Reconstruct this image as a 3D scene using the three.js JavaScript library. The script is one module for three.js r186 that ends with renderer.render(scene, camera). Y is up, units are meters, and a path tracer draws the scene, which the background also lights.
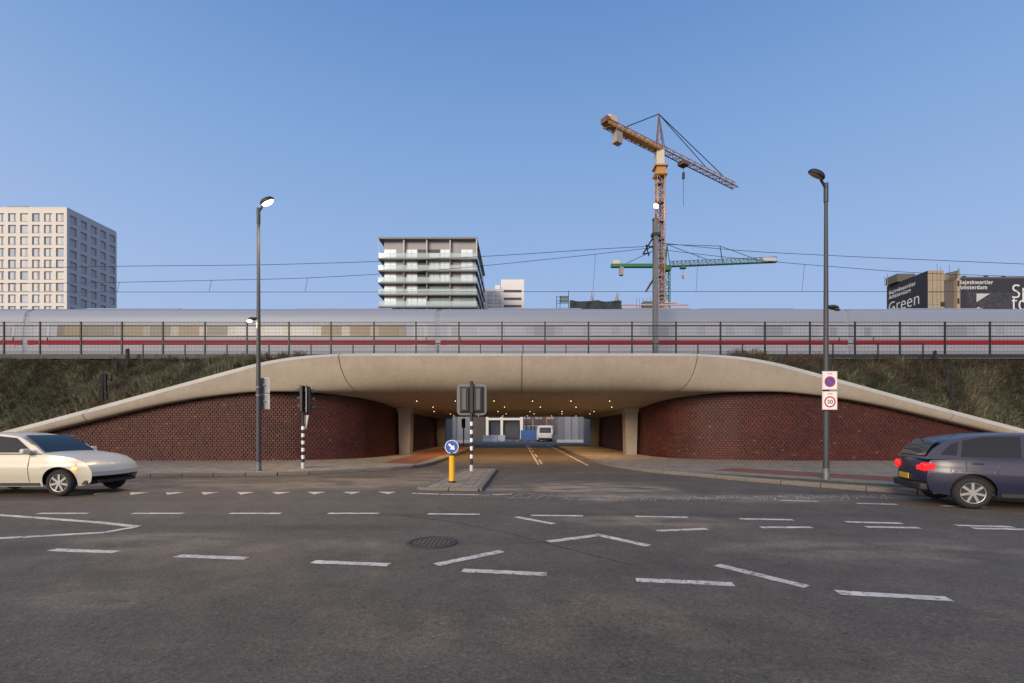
import * as THREE from 'three';
import { mergeGeometries, toCreasedNormals } from 'three/addons/utils/BufferGeometryUtils.js';
import { RoundedBoxGeometry } from 'three/addons/geometries/RoundedBoxGeometry.js';

// ---------------------------------------------------------------- camera, sky, sun, exposure
const F = 483, CX = 518, HY = 430, EYE = 1.55;          // focal length in pixels, vanishing point, eye height
const scene = new THREE.Scene();
const camera = new THREE.PerspectiveCamera(2 * Math.atan(341.5 / F) * 180 / Math.PI, 1024 / 683, 0.1, 2000);
camera.position.set(0, EYE, 0);
camera.lookAt(0, EYE, -10);
camera.setViewOffset(1024, 683, 512 - CX, 341.5 - HY, 1024, 683);   // rising front, verticals stay upright
const renderer = new THREE.WebGLRenderer({ antialias: true });
renderer.setSize(1024, 683);
renderer.toneMapping = THREE.LinearToneMapping;
renderer.toneMappingExposure = 1.35;
renderer.shadowMap.enabled = true;
const SUN_DIR = new THREE.Vector3(-0.42, 0.32, 0.83).normalize();
{
  const W = 512, H = 256, d = new Float32Array(W * H * 4);
  const stops = [[-90, .07, .065, .06], [-4, .16, .16, .18], [0, .325, .39, .55], [8, .292, .38, .572], [16, .245, .356, .57], [28, .170, .290, .52], [42, .098, .205, .435], [90, .066, .15, .36]];
  const glow = new THREE.Vector3(SUN_DIR.x, 0, SUN_DIR.z).normalize();
  for (let j = 0; j < H; j++) {
    const el = ((j + .5) / H - .5) * 180;
    let k = 0; while (k < stops.length - 2 && el > stops[k + 1][0]) k++;
    const a = stops[k], b = stops[k + 1], t = Math.min(1, Math.max(0, (el - a[0]) / (b[0] - a[0])));
    for (let i = 0; i < W; i++) {
      const az = ((i + .5) / W - .5) * 2 * Math.PI, c = Math.cos(az) * glow.x + Math.sin(az) * glow.z;
      const g = el > -4 ? Math.pow(Math.max(0, .5 + .5 * c), 3.6) * Math.exp(-Math.pow(el / 34, 2)) : 0;   // evening glow all along the western half
      const o = (j * W + i) * 4;
      d[o] = a[1] + (b[1] - a[1]) * t + g * 1.3; d[o + 1] = a[2] + (b[2] - a[2]) * t + g * .86; d[o + 2] = a[3] + (b[3] - a[3]) * t + g * .42; d[o + 3] = 1;
    }
  }
  const sky = new THREE.DataTexture(d, W, H, THREE.RGBAFormat, THREE.FloatType);
  sky.mapping = THREE.EquirectangularReflectionMapping; sky.magFilter = sky.minFilter = THREE.LinearFilter; sky.wrapS = THREE.RepeatWrapping; sky.needsUpdate = true;
  scene.background = sky; scene.environment = sky;
}
const sun = new THREE.DirectionalLight(new THREE.Color(1, .85, .68), 2.0);
sun.position.copy(SUN_DIR).multiplyScalar(120); sun.castShadow = true; sun.shadow.radius = 40;
Object.assign(sun.shadow.camera, { left: -90, right: 90, top: 90, bottom: -90, near: 1, far: 400 }); sun.shadow.mapSize.set(2048, 2048);
scene.add(sun, sun.target);

// ---------------------------------------------------------------- helpers
function rng(s) { return () => { s |= 0; s = s + 0x6D2B79F5 | 0; let t = Math.imul(s ^ s >>> 15, 1 | s); t = t + Math.imul(t ^ t >>> 7, 61 | t) ^ t; return ((t ^ t >>> 14) >>> 0) / 4294967296; }; }
const R = rng(7);
const lerp = (a, b, t) => a + (b - a) * t, clamp = (x, a = 0, b = 1) => Math.min(b, Math.max(a, x)), sstep = (a, b, x) => { const t = clamp((x - a) / (b - a)); return t * t * (3 - 2 * t); };
const at = (px, py, z) => new THREE.Vector3((px - CX) / F * z, EYE + (HY - py) / F * z, -z);   // a point read off the photograph at its real distance z
const gnd = (px, py) => { const z = F * EYE / (py - HY); return [(px - CX) / F * z, z]; };         // a point of the ground: [x, distance]
const V = (x, y, z) => new THREE.Vector3(x, y, z);
const hash = (i, j, s) => { let h = Math.imul(i, 374761393) + Math.imul(j, 668265263) + Math.imul(s, 1442695041) | 0; h = Math.imul(h ^ h >>> 13, 1274126177); return ((h ^ h >>> 16) >>> 0) / 4294967296; };
function vnoise(x, y, s = 0, per = 0) {
  let i = Math.floor(x), j = Math.floor(y); const fx = x - i, fy = y - j, u = fx * fx * (3 - 2 * fx), v = fy * fy * (3 - 2 * fy);
  const w = per ? (a) => ((a % per) + per) % per : (a) => a, i0 = w(i), i1 = w(i + 1), j0 = w(j), j1 = w(j + 1);
  return lerp(lerp(hash(i0, j0, s), hash(i1, j0, s), u), lerp(hash(i0, j1, s), hash(i1, j1, s), u), v);
}
const fbm = (x, y, s, o = 4) => { let r = 0, a = .5, n = 0; for (let k = 0; k < o; k++) { r += a * vnoise(x, y, s + k); n += a; x *= 2.03; y *= 2.03; a *= .5; } return r / n; };
function texture(N, fn, srgb = true) {
  const d = new Uint8Array(N * N * 4);
  for (let j = 0; j < N; j++) for (let i = 0; i < N; i++) { const c = fn(i / N, j / N, i, j), o = (j * N + i) * 4; d[o] = clamp(c[0]) * 255; d[o + 1] = clamp(c[1]) * 255; d[o + 2] = clamp(c[2]) * 255; d[o + 3] = 255; }
  const t = new THREE.DataTexture(d, N, N); t.wrapS = t.wrapT = THREE.RepeatWrapping; t.magFilter = THREE.LinearFilter; t.minFilter = THREE.LinearMipmapLinearFilter; t.generateMipmaps = true;
  if (srgb) t.colorSpace = THREE.SRGBColorSpace; t.needsUpdate = true; return t;
}
const lin = (r, g, b) => new THREE.Color().setRGB(r, g, b);
const M = (c, roughness = .7, o = {}) => new THREE.MeshStandardMaterial({ color: Array.isArray(c) ? lin(...c) : c, roughness, ...o });
const rep = (t, r) => { const c = t.clone(); c.repeat.set(r, r); c.needsUpdate = true; return c; };
// geometry pieces: non-indexed with position, normal, uv
const ni = g => { const n = g.index ? g.toNonIndexed() : g; for (const k of Object.keys(n.attributes)) if (!['position', 'normal', 'uv'].includes(k)) n.deleteAttribute(k); if (!n.attributes.uv) n.setAttribute('uv', new THREE.BufferAttribute(new Float32Array(n.attributes.position.count * 2), 2)); return n; };
const mg = a => a.length === 1 ? ni(a[0]) : mergeGeometries(a.map(ni));
function meterUV(g) {
  g = ni(g); const p = g.attributes.position, n = g.attributes.normal, uv = g.attributes.uv;
  for (let i = 0; i < p.count; i++) { const ax = Math.abs(n.getX(i)), ay = Math.abs(n.getY(i)), az = Math.abs(n.getZ(i)); if (ay >= ax && ay >= az) uv.setXY(i, p.getX(i), p.getZ(i)); else if (ax >= az) uv.setXY(i, p.getZ(i), p.getY(i)); else uv.setXY(i, p.getX(i), p.getY(i)); }
  return g;
}
function bx(w, h, d, x = 0, y = 0, z = 0, rx = 0, ry = 0, rz = 0) { const g = new THREE.BoxGeometry(w, h, d); if (rx) g.rotateX(rx); if (rz) g.rotateZ(rz); if (ry) g.rotateY(ry); g.translate(x, y, z); return g; }
function rbx(w, h, d, r, x = 0, y = 0, z = 0) { const g = new RoundedBoxGeometry(w, h, d, 2, r); g.translate(x, y, z); return g; }
function cyl(r0, r1, h, x, y, z, seg = 12) { const g = new THREE.CylinderGeometry(r1, r0, h, seg); g.translate(x, y + h / 2, z); return g; }   // r0 bottom, r1 top, y = base
function bar(a, b, r, seg = 6, r2 = r) { const d = b.clone().sub(a), g = new THREE.CylinderGeometry(r2, r, d.length(), seg); g.applyQuaternion(new THREE.Quaternion().setFromUnitVectors(V(0, 1, 0), d.clone().normalize())); g.translate((a.x + b.x) / 2, (a.y + b.y) / 2, (a.z + b.z) / 2); return g; }
const taken = {};
function numbered(n) { if (!(n in taken)) { taken[n] = 0; return n; } return n + '_' + String(++taken[n]).padStart(3, '0'); }
function mesh(name, geos, mat) { const m = new THREE.Mesh(mg(Array.isArray(geos) ? geos : [geos]), mat); m.name = name; m.castShadow = m.receiveShadow = true; return m; }
function part(parent, name, geos, mat, label) { const m = mesh(name, geos, mat); parent.add(m); if (label) m.userData.label = label; return m; }
function tag(o, label, category, group) { o.userData.label = label; o.userData.category = category; if (group) o.userData.group = group; return o; }
function thing(name, label, category, pos = [0, 0, 0], ry = 0, group) { const g = new THREE.Group(); g.name = numbered(name); g.position.set(...pos); g.rotation.y = ry; scene.add(g); return tag(g, label, category, group); }
function solo(name, geos, mat, label, category, group) { const m = mesh(numbered(name), geos, mat); scene.add(m); return tag(m, label, category, group); }
function struct(name, geos, mat, label) { const m = mesh(numbered(name), geos, mat); m.userData.kind = 'structure'; m.userData.label = label; scene.add(m); return m; }
function grid(rows, closed = false) {   // rows of points -> surface, uv = metres along x and running length
  const pos = [], uv = [], idx = [], n = rows[0].length;
  rows.forEach(r => { let s = 0; r.forEach((p, k) => { if (k) s += p.distanceTo(r[k - 1]); pos.push(p.x, p.y, p.z); uv.push(p.x, s); }); });
  for (let i = 0; i < rows.length - 1; i++) for (let j = 0; j < n - 1; j++) { const a = i * n + j, b = a + 1, c = a + n, d = c + 1; idx.push(a, b, c, b, d, c); }
  const g = new THREE.BufferGeometry(); g.setAttribute('position', new THREE.Float32BufferAttribute(pos, 3)); g.setAttribute('uv', new THREE.Float32BufferAttribute(uv, 2)); g.setIndex(idx); g.computeVertexNormals(); return g;
}
function interp(tab) { return x => { if (x <= tab[0][0]) return tab[0][1]; for (let i = 0; i < tab.length - 1; i++) if (x <= tab[i + 1][0]) { const p0 = tab[Math.max(0, i - 1)], p1 = tab[i], p2 = tab[i + 1], p3 = tab[Math.min(tab.length - 1, i + 2)], h = p2[0] - p1[0], t = (x - p1[0]) / h; const m1 = (p2[1] - p0[1]) / (p2[0] - p0[0]) * h, m2 = (p3[1] - p1[1]) / (p3[0] - p1[0]) * h; return (2 * t ** 3 - 3 * t * t + 1) * p1[1] + (t ** 3 - 2 * t * t + t) * m1 + (-2 * t ** 3 + 3 * t * t) * p2[1] + (t ** 3 - t * t) * m2; } return tab[tab.length - 1][1]; }; }
function flat(pts, y, name) {   // horizontal polygon from [x, distance] points
  const s = new THREE.Shape(pts.map(p => new THREE.Vector2(p[0], p[1]))); const g = new THREE.ShapeGeometry(s); g.rotateX(-Math.PI / 2); g.translate(0, y, 0);
  const n = g.attributes.normal; if (n.getY(0) < 0) { const ix = g.index.array; for (let i = 0; i < ix.length; i += 3) [ix[i], ix[i + 1]] = [ix[i + 1], ix[i]]; } for (let i = 0; i < n.count; i++) n.setXYZ(i, 0, 1, 0); return meterUV(g);
}
function slab(pts, h, y0 = 0) { const s = new THREE.Shape(pts.map(p => new THREE.Vector2(p[0], p[1]))); const g = new THREE.ExtrudeGeometry(s, { depth: h, bevelEnabled: false }); g.rotateX(-Math.PI / 2); g.translate(0, y0, 0); return meterUV(g); }

// ---------------------------------------------------------------- materials
const asphaltTex = texture(1024, (u, v, i, j) => {
  const fine = hash(i, j, 1), f2 = vnoise(u * 360, v * 360, 2, 360), f3 = vnoise(u * 150, v * 150, 3, 150), m = vnoise(u * 24, v * 24, 4, 24), m2 = vnoise(u * 7, v * 7, 5, 7);
  let g = .335 + (fine - .5) * .07 + (f2 - .5) * .095 + (f3 - .5) * .05 + (m - .5) * .03 + (m2 - .5) * .025;
  if (f2 > .90) g += .07; if (f3 < .08) g -= .06;
  return [g * 1.075, g * .975, g * .83];
});
const asphaltBump = texture(1024, (u, v, i, j) => { const g = .5 + (hash(i, j, 1) - .5) * .35 + (vnoise(u * 360, v * 360, 2, 360) - .5) * .7 + (vnoise(u * 150, v * 150, 3, 150) - .5) * .5; return [g, g, g]; }, false);
const noiseTex = texture(512, (u, v, i, j) => { const g = .80 + (hash(i, j, 11) - .5) * .07 + (vnoise(u * 90, v * 90, 12, 90) - .5) * .10 + (vnoise(u * 22, v * 22, 13, 22) - .5) * .12 + (vnoise(u * 5, v * 5, 14, 5) - .5) * .12; return [g, g, g]; });
const concreteTex = texture(1024, (u, v, i, j) => {
  let g = .84 + (hash(i, j, 21) - .5) * .035 + (vnoise(u * 120, v * 120, 22, 120) - .5) * .05 + (vnoise(u * 30, v * 30, 23, 30) - .5) * .03 + (vnoise(u * 8, v * 8, 24, 8) - .5) * .045 + (vnoise(u * 40, v * 3, 26, 120) - .5) * .02;
  if (vnoise(u * 200, v * 200, 25, 200) > .93) g -= .07;
  return [g, g * .985, g * .955];
});
const pavingTex = texture(512, (u, v, i, j) => {   // tiles 0.3 m, seen from 17 m: only a tint and a faint joint
  const a = Math.floor(u * 8), b = Math.floor(v * 8), fx = u * 8 - a, fy = v * 8 - b; let g = .66 + (hash(a, b, 31) - .5) * .14 + (hash(i, j, 32) - .5) * .10 + (vnoise(u * 30, v * 30, 33, 30) - .5) * .1;
  if (fx < .05 || fy < .05) g *= .66; return [g, g * .95, g * .88];
});
const paintTex = texture(512, (u, v, i, j) => { const w = vnoise(u * 60, v * 60, 51, 60) * .5 + vnoise(u * 22, v * 22, 52, 22) * .35 + hash(i, j, 53) * .25; let g = .90 + (hash(i, j, 54) - .5) * .1 + (vnoise(u * 9, v * 9, 55, 9) - .5) * .16; if (w > .70) g = lerp(g, .46, clamp((w - .70) * 9)); return [g, g * .985, g * .96]; });
const soilTex = texture(512, (u, v, i, j) => { const m = vnoise(u * 14, v * 14, 41, 14), f = vnoise(u * 80, v * 80, 42, 80), k = hash(i, j, 43); const g = .23 + (f - .5) * .14 + (k - .5) * .10; return m > .5 ? [g * 1.05, g, g * .72] : [g * .88, g * 1.0, g * .62]; });
const mat = {
  asphalt: new THREE.MeshStandardMaterial({ map: rep(asphaltTex, .25), bumpMap: rep(asphaltBump, .25), bumpScale: .0025, roughness: .8, vertexColors: true }),
  ground: M([.075, .07, .066], .95, { map: rep(noiseTex, .1) }),
  paint: M([.84, .79, .71], .62, { map: rep(paintTex, .9) }),
  paving: M([.68, .63, .56], .85, { map: rep(pavingTex, 1 / 2.4) }),
  kerb: M([.27, .245, .21], .85, { map: rep(noiseTex, .8) }),
  red: M([.34, .12, .07], .85, { map: rep(noiseTex, 1.1) }),
  coping: M([.74, .71, .65], .75, { map: rep(concreteTex, 1 / 4) }),
  concrete: M([.45, .405, .34], .72, { map: rep(concreteTex, 1 / 5), bumpMap: rep(concreteTex, 1 / 5), bumpScale: .004 }),
  concreteGrey: M([.36, .34, .315], .8, { map: rep(concreteTex, 1 / 3) }),
  mortar: M([.028, .011, .009], .9),
  brick: new THREE.MeshStandardMaterial({ color: 0xffffff, roughness: .62 }),
  soil: M([1.25, 1.2, 1.1], 1, { map: rep(soilTex, .3) }),
  black: M([.018, .018, .02], .55), darkSteel: M([.013, .014, .017], .55), galv: M([.30, .32, .34], .5, { metalness: .55, map: rep(noiseTex, 1) }),
  poleGrey: M([.045, .048, .055], .5), white: M([.75, .75, .74], .5), lightGrey: M([.52, .53, .54], .55),
};

// ---------------------------------------------------------------- ground and road
{
  const g = new THREE.PlaneGeometry(1600, 1600); g.rotateX(-Math.PI / 2); g.translate(0, -.012, -500);
  struct('ground', meterUV(g), mat.ground, 'flat city ground reaching to the horizon');
}
let road;
{
  const xs = [], zs = [];
  for (let x = -70; x < -17; x += 2) xs.push(x); for (let x = -17; x < 17; x += .11) xs.push(x); for (let x = 17; x <= 70; x += 2) xs.push(x);
  for (let z = -10; z < 2; z += 1) zs.push(z); for (let z = 2; z < 22; z += .09 + (z - 2) * .012) zs.push(z); for (let z = 22; z <= 130; z += 1.2) zs.push(z);
  const PALE = [[590, 489, 2.8, 2.6, 1.9], [650, 521, 1.9, 1.0, 1.2], [700, 497, 4, .9, 1.3], [330, 546, 1.4, .5, .6], [150, 543, 1.5, .7, .7], [870, 548, 2.6, .9, .7], [120, 484, 6, 2.6, .9], [330, 483, 3.4, 2.0, .9], [760, 500, 3, .8, .8], [90, 600, .8, .3, .4], [420, 478, 1.4, 3, .8]].map(([a, b, rx, rz, k]) => [...gnd(a, b), rx, rz, k]);   // dusty patches, and the light smear right of the island painted in
  const pos = [], uv = [], col = [], idx = [], n = xs.length;
  for (const z of zs) for (const x of xs) {
    pos.push(x, 0, -z); uv.push(x, z);
    // dust and wear: long smears along the lanes, broken up by fine noise
    const sm = fbm(x * .22 + 3, z * .9, 61, 4), pat = fbm(x * .55, z * .55, 71, 5), gr = fbm(x * 3.1, z * 3.1, 81, 3), dark = fbm(x * .13 + z * .06, z * 1.7, 91, 4);
    let k = 1.04 + (sm - .5) * .30 + (pat - .5) * .22 + (gr - .5) * .26; if (dark > .60) k *= 1 - (dark - .60) * 1.5;
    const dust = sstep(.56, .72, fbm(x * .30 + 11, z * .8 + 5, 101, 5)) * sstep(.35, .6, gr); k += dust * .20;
    let worn = 0; for (const [cx, cz, rx, rz, a] of PALE) { const q = 1 - Math.hypot((x - cx) / rx, (z - cz) / rz); if (q > 0) worn = Math.max(worn, sstep(0, .6, q + (pat - .5) * .9) * a * sstep(.30, .62, fbm(x * 1.4 + z * .5, z * 5.5, 121, 4))); }  // pale tone shared by the dust patches and the painted light smear
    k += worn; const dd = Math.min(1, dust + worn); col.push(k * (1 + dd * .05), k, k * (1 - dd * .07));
  }
  for (let j = 0; j < zs.length - 1; j++) for (let i = 0; i < n - 1; i++) { const a = j * n + i; idx.push(a, a + 1, a + n, a + 1, a + n + 1, a + n); }
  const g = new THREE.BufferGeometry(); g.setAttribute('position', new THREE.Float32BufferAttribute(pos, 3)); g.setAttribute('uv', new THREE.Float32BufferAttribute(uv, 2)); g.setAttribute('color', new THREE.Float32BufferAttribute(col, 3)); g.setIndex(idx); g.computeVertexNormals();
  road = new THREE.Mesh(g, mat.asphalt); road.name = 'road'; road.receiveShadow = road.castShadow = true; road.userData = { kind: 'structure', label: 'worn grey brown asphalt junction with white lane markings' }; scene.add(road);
}
// painted markings: strips between two ground points read off the photograph
const RM = rng(33);
function strip(a, b, w) {   // worn edge strip with ragged outline
  const [x0, z0] = a, [x1, z1] = b, L = Math.hypot(x1 - x0, z1 - z0), dx = (x1 - x0) / L, dz = (z1 - z0) / L, nx = -dz, nz = dx, n = Math.max(4, Math.ceil(L / .07)), pts = [];
  for (let i = 0; i <= n; i++) { const t = i / n * L, j = (RM() - .5) * .016; pts.push([x0 + dx * t + nx * (w / 2 + j), z0 + dz * t + nz * (w / 2 + j)]); }
  for (let i = n; i >= 0; i--) { const t = i / n * L, j = (RM() - .5) * .016; pts.push([x0 + dx * t - nx * (w / 2 + j), z0 + dz * t - nz * (w / 2 + j)]); }
  return flat(pts, .004);
}
const dashes = [[38, 513.5, 88, 513.5], [133, 513.5, 183, 513.5], [230, 513.5, 281, 513.5], [328, 513.5, 379, 513.5], [428, 514, 480, 514.5], [531, 515.5, 583, 516], [635.5, 516.5, 688, 517.5], [739.5, 519, 793, 520], [846, 522, 902, 523.5], [956, 525.5, 1013, 527],
  [657, 531, 707, 529], [760.5, 527.5, 812, 527.5], [866, 527, 919.5, 528], [973, 528.5, 1030, 529.7], [857, 503.5, 897, 504.5], [941, 506, 985, 507], [780, 500.5, 818, 501.5],
  [51.5, 550, 116.5, 552.2], [177, 556, 246.5, 558.7], [312.5, 562, 389, 565], [462.5, 570.5, 547, 574.5], [636, 580, 733.5, 584.5], [837, 592.5, 950, 599.3],
  [436, 565, 502, 551.3], [516, 517, 553.5, 524], [548, 541.8, 601, 535], [595, 534.4, 648.5, 546], [717, 565, 807, 587],
  [-30, 513, 105, 523], [104, 523, 137, 526.8], [137, 526.8, 104, 532.6], [105, 532.6, 24, 537.2], [22, 537.2, -30, 540],
  [412, 493.4, 439, 494.3], [441, 494.4, 479, 495], [492, 494.6, 512, 494.2]];
for (const [a, b, c, d] of dashes) { const far = (b + d) / 2 < 512; part(road, 'lane_marking', strip(gnd(a, b), gnd(c, d), far ? .12 : .13), mat.paint); }
for (let k = 0; k < 9; k++) {   // give-way teeth in front of the side road
  const [x, z] = gnd(94 + k * 36.3, 494.2 - k * .1); part(road, 'give_way_tooth', flat([[x - .24, z + .3], [x + .22, z + .3], [x + .13, z - .16]], .004), mat.paint);
}
for (const s of [-.09, .09]) for (let k = 0; k < (s < 0 ? 1 : 5); k++) part(road, 'centre_line', s < 0 ? strip([1.0 + s, 21.5], [.98 + s, 52], .09) : strip([1.0 + s, 22 + k * 6], [1 + s, 25 + k * 6], .09), mat.paint);
part(road, 'edge_line', strip([3.05, 21], [3.15, 52], .1), mat.paint);
{ const tar = M([.035, .033, .031], .6); for (const line of [[[390, 514], [451, 521.5], [512, 534], [587, 554], [632, 565]]]) for (let k = 0; k < line.length - 1; k++) part(road, 'tar_seam', strip(gnd(...line[k]), gnd(...line[k + 1]), .016), tar); }
{ // smear of light right of the island, painted on as pale slanted strokes
  const rw = rng(91), gs = [];
  for (let k = 0; k < 96; k++) {
    const px = 470 + k * 4.6, py = 495.6 + Math.sin(k * .05) * 1.5 + k * .03, [x, z] = gnd(px, py);
    for (let q = 0; q < 3; q++) { if (rw() < .2) continue; const l = .12 + rw() * .22, w = .010 + rw() * .02, ox = (rw() - .5) * .05, oz = q * .24 - .4 + (rw() - .5) * .12, sl = k > 40 && q % 2 ? -.35 : .45; gs.push(flat([[x + ox - w, z + oz], [x + ox + w * .6, z + oz + .02], [x + ox + w + sl * l, z + oz + l], [x + ox - w * .7 + sl * l, z + oz + l - .03]], .004)); }
  }
  const m = part(road, 'painted_light_smear', gs, M([.70, .66, .61], .8, { map: rep(noiseTex, 1.3) }), 'smear of light painted on the asphalt as pale slanted strokes'); m.userData.kind = 'stuff';
}
{ // manhole cover
  const [x, z] = gnd(432, 543), t = thing('manhole_cover', 'round ribbed iron manhole cover set in the foreground asphalt', 'manhole cover', [x, .002, -z]);
  const iron = M([.075, .066, .058], .75, { map: rep(noiseTex, 2) }), iron2 = M([.17, .15, .13], .8, { map: rep(noiseTex, 3) });
  const ring = new THREE.LatheGeometry([[.285, 0], [.285, .012], [.295, .016], [.34, .016], [.35, .006], [.35, 0]].map(p => new THREE.Vector2(...p)), 40); part(t, 'rim', ring, iron);
  part(t, 'lid', cyl(.279, .279, .008, 0, 0, 0, 40), iron);
  const ribs = []; for (let i = -4; i <= 4; i++) for (let j = -4; j <= 4; j++) { if (Math.hypot(i, j) > 4.2) continue; ribs.push(bx(.035, .006, .022, i * .058, .011, j * .058, 0, (i + j) % 2 ? .8 : -.8)); } part(t, 'raised_ribs', ribs, iron2);
}
// kerbed pavements
function kerbLine(parent, pts, inward, mat_, hh = .13, wdt = .16, len = 1.0) {
  const c = new THREE.CatmullRomCurve3(pts.map(p => V(p[0], 0, -p[1])), false, 'catmullrom', .3), n = Math.max(2, Math.round(c.getLength() / len)), P = c.getSpacedPoints(n);
  for (let i = 0; i < n; i++) { const a = P[i], b = P[i + 1], d = b.clone().sub(a), L = d.length(), g = rbx(L - .012, hh, wdt, .018); g.translate(0, hh / 2, 0); g.rotateY(Math.atan2(-d.z, d.x)); const m = part(parent, 'kerb_stone', g, mat_); m.position.set((a.x + b.x) / 2, .001, (a.z + b.z) / 2); }
  return P;
}
{
  const line = [[-60, 15.2], [-30, 15.4], [-16, 15.7], [-10.5, 16.0], [-7.9, 16.4], [-6.6, 17.3], [-5.6, 18.1], [-4.5, 19.0], [-3.95, 20.6], [-3.8, 24], [-3.8, 34], [-3.8, 46]];
  const left = struct('pavement', [slab([...line.map(([x, z]) => [x, z + .05]), [-7.6, 46], [-7.6, 29], [-9.4, 24.2], [-60, 24.2]], .118)], mat.paving, 'paved footway in front of the left brick wall');
  kerbLine(left, line.slice(2), 1, mat.kerb);
  part(left, 'red_cycle_path', flat([[-5.9, 21], [-4.3, 20.4], [-4.2, 46], [-6.0, 46]], .123), mat.red);
  const rl = [[3.55, 46], [3.55, 34], [3.6, 24], [4.0, 20], [4.9, 17.4], [5.9, 16.1], [7.0, 14.4], [8.3, 12.8], [10.7, 10.4], [14.5, 8.0], [22, 5.2], [40, 1]];
  const right = struct('pavement', [slab([...rl.map(([x, z]) => [x + .04, z + .04]), [60, 1], [60, 24.2], [9.4, 24.2], [7.6, 29], [7.6, 46]].reverse(), .118)], mat.paving, 'paved footway with red cycle strip in front of the right brick wall');
  kerbLine(right, rl.slice(0, 11), 1, mat.kerb);
  part(right, 'red_cycle_path', flat([[7.0, 17.2], [8.6, 15.3], [11.3, 12.75], [15.3, 10.2], [23, 7.2], [24, 8.3], [16, 11.5], [12.2, 14.1], [9.6, 16.6], [8.2, 18.3]], .123), mat.red);
  part(right, 'bare_verge', flat([[6.1, 16.25], [7.25, 14.5], [8.55, 12.95], [10.95, 10.6], [14.7, 8.25], [22.1, 5.5], [22.4, 6.2], [15.1, 8.95], [11.5, 11.15], [9.0, 13.4], [7.6, 14.9]], .122), M([1.9, 1.6, 1.15], 1, { map: rep(soilTex, .4) }));
}
{ // traffic island
  const P = [gnd(420, 490.4), gnd(479, 491.4), gnd(495, 470.8), gnd(467, 470.8)];
  const isl = struct('traffic_island', [slab(P.map((p, i) => { const c = [(P[0][0] + P[1][0] + P[2][0] + P[3][0]) / 4, (P[0][1] + P[1][1] + P[2][1] + P[3][1]) / 4]; return [lerp(p[0], c[0], .06), lerp(p[1], c[1], .03)]; }), .072)], mat.paving, 'narrow paved traffic island with grey kerb');
  for (let i = 0; i < 4; i++) kerbLine(isl, [P[i], P[(i + 1) % 4]], 1, mat.kerb, .085, .16, .9);
}

// ---------------------------------------------------------------- railway underpass
const topTab = interp([[0, 5.09], [7.5, 5.09], [9.0, 5.04], [10.6, 4.90], [12.0, 4.65], [13.2, 4.35], [14.6, 3.97], [17, 3.31], [19.2, 2.71], [21.4, 2.12], [24, 1.44], [27, .66], [30.5, -.25]]);
const botTab = interp([[0, 3.33], [7.5, 3.33], [10.5, 3.33], [12.2, 3.31], [13.6, 3.17], [15, 2.98], [17, 2.60], [19.2, 2.08], [21.4, 1.55], [24, .93], [27, .19], [30.5, -.7]]);
const yTop = x => topTab(Math.abs(x)), yBot = x => botTab(Math.abs(x));
const zBack = x => lerp(23.25, 22.18, sstep(4.5, 11.5, Math.abs(x)));           // how far back the belly of the fascia reaches
const under = (x, z) => { const b = yBot(x), zb = zBack(x), w = sstep(10.2, 8.0, Math.abs(x)); return z <= zb ? b : lerp(b, lerp(b, 2.76, clamp((z - zb) / (28.5 - zb))), w); };
const NT = 15;
function section(x, t) {   // t 0..1 runs over the visible profile: back of coping, coping bevel, lip, belly, bottom edge
  const yt = yTop(x), ch = lerp(.17, .27, sstep(8, 14, Math.abs(x))), yb = yBot(x), zb = zBack(x), k = t * (NT - 1);
  if (k < 1) return [lerp(23.3, 22.36, k), yt]; if (k < 2) return [lerp(22.36, 22.02, k - 1), lerp(yt, yt - ch, k - 1)];
  if (k < 3) return [lerp(22.02, 22.0, k - 2), lerp(yt - ch, yt - ch - .03, k - 2)];
  const u = (k - 3) / (NT - 4), y0 = yt - ch - .03, qy = lerp(yb, y0, .05), qz = 22.0 + (zb - 22) * .06;
  return [(1 - u) * (1 - u) * 22.0 + 2 * u * (1 - u) * qz + u * u * zb, (1 - u) * (1 - u) * y0 + 2 * u * (1 - u) * qy + u * u * yb];
}
const underpass = thing('railway_underpass', 'flowing beige concrete railway bridge over the dark road underpass', 'underpass');
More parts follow.
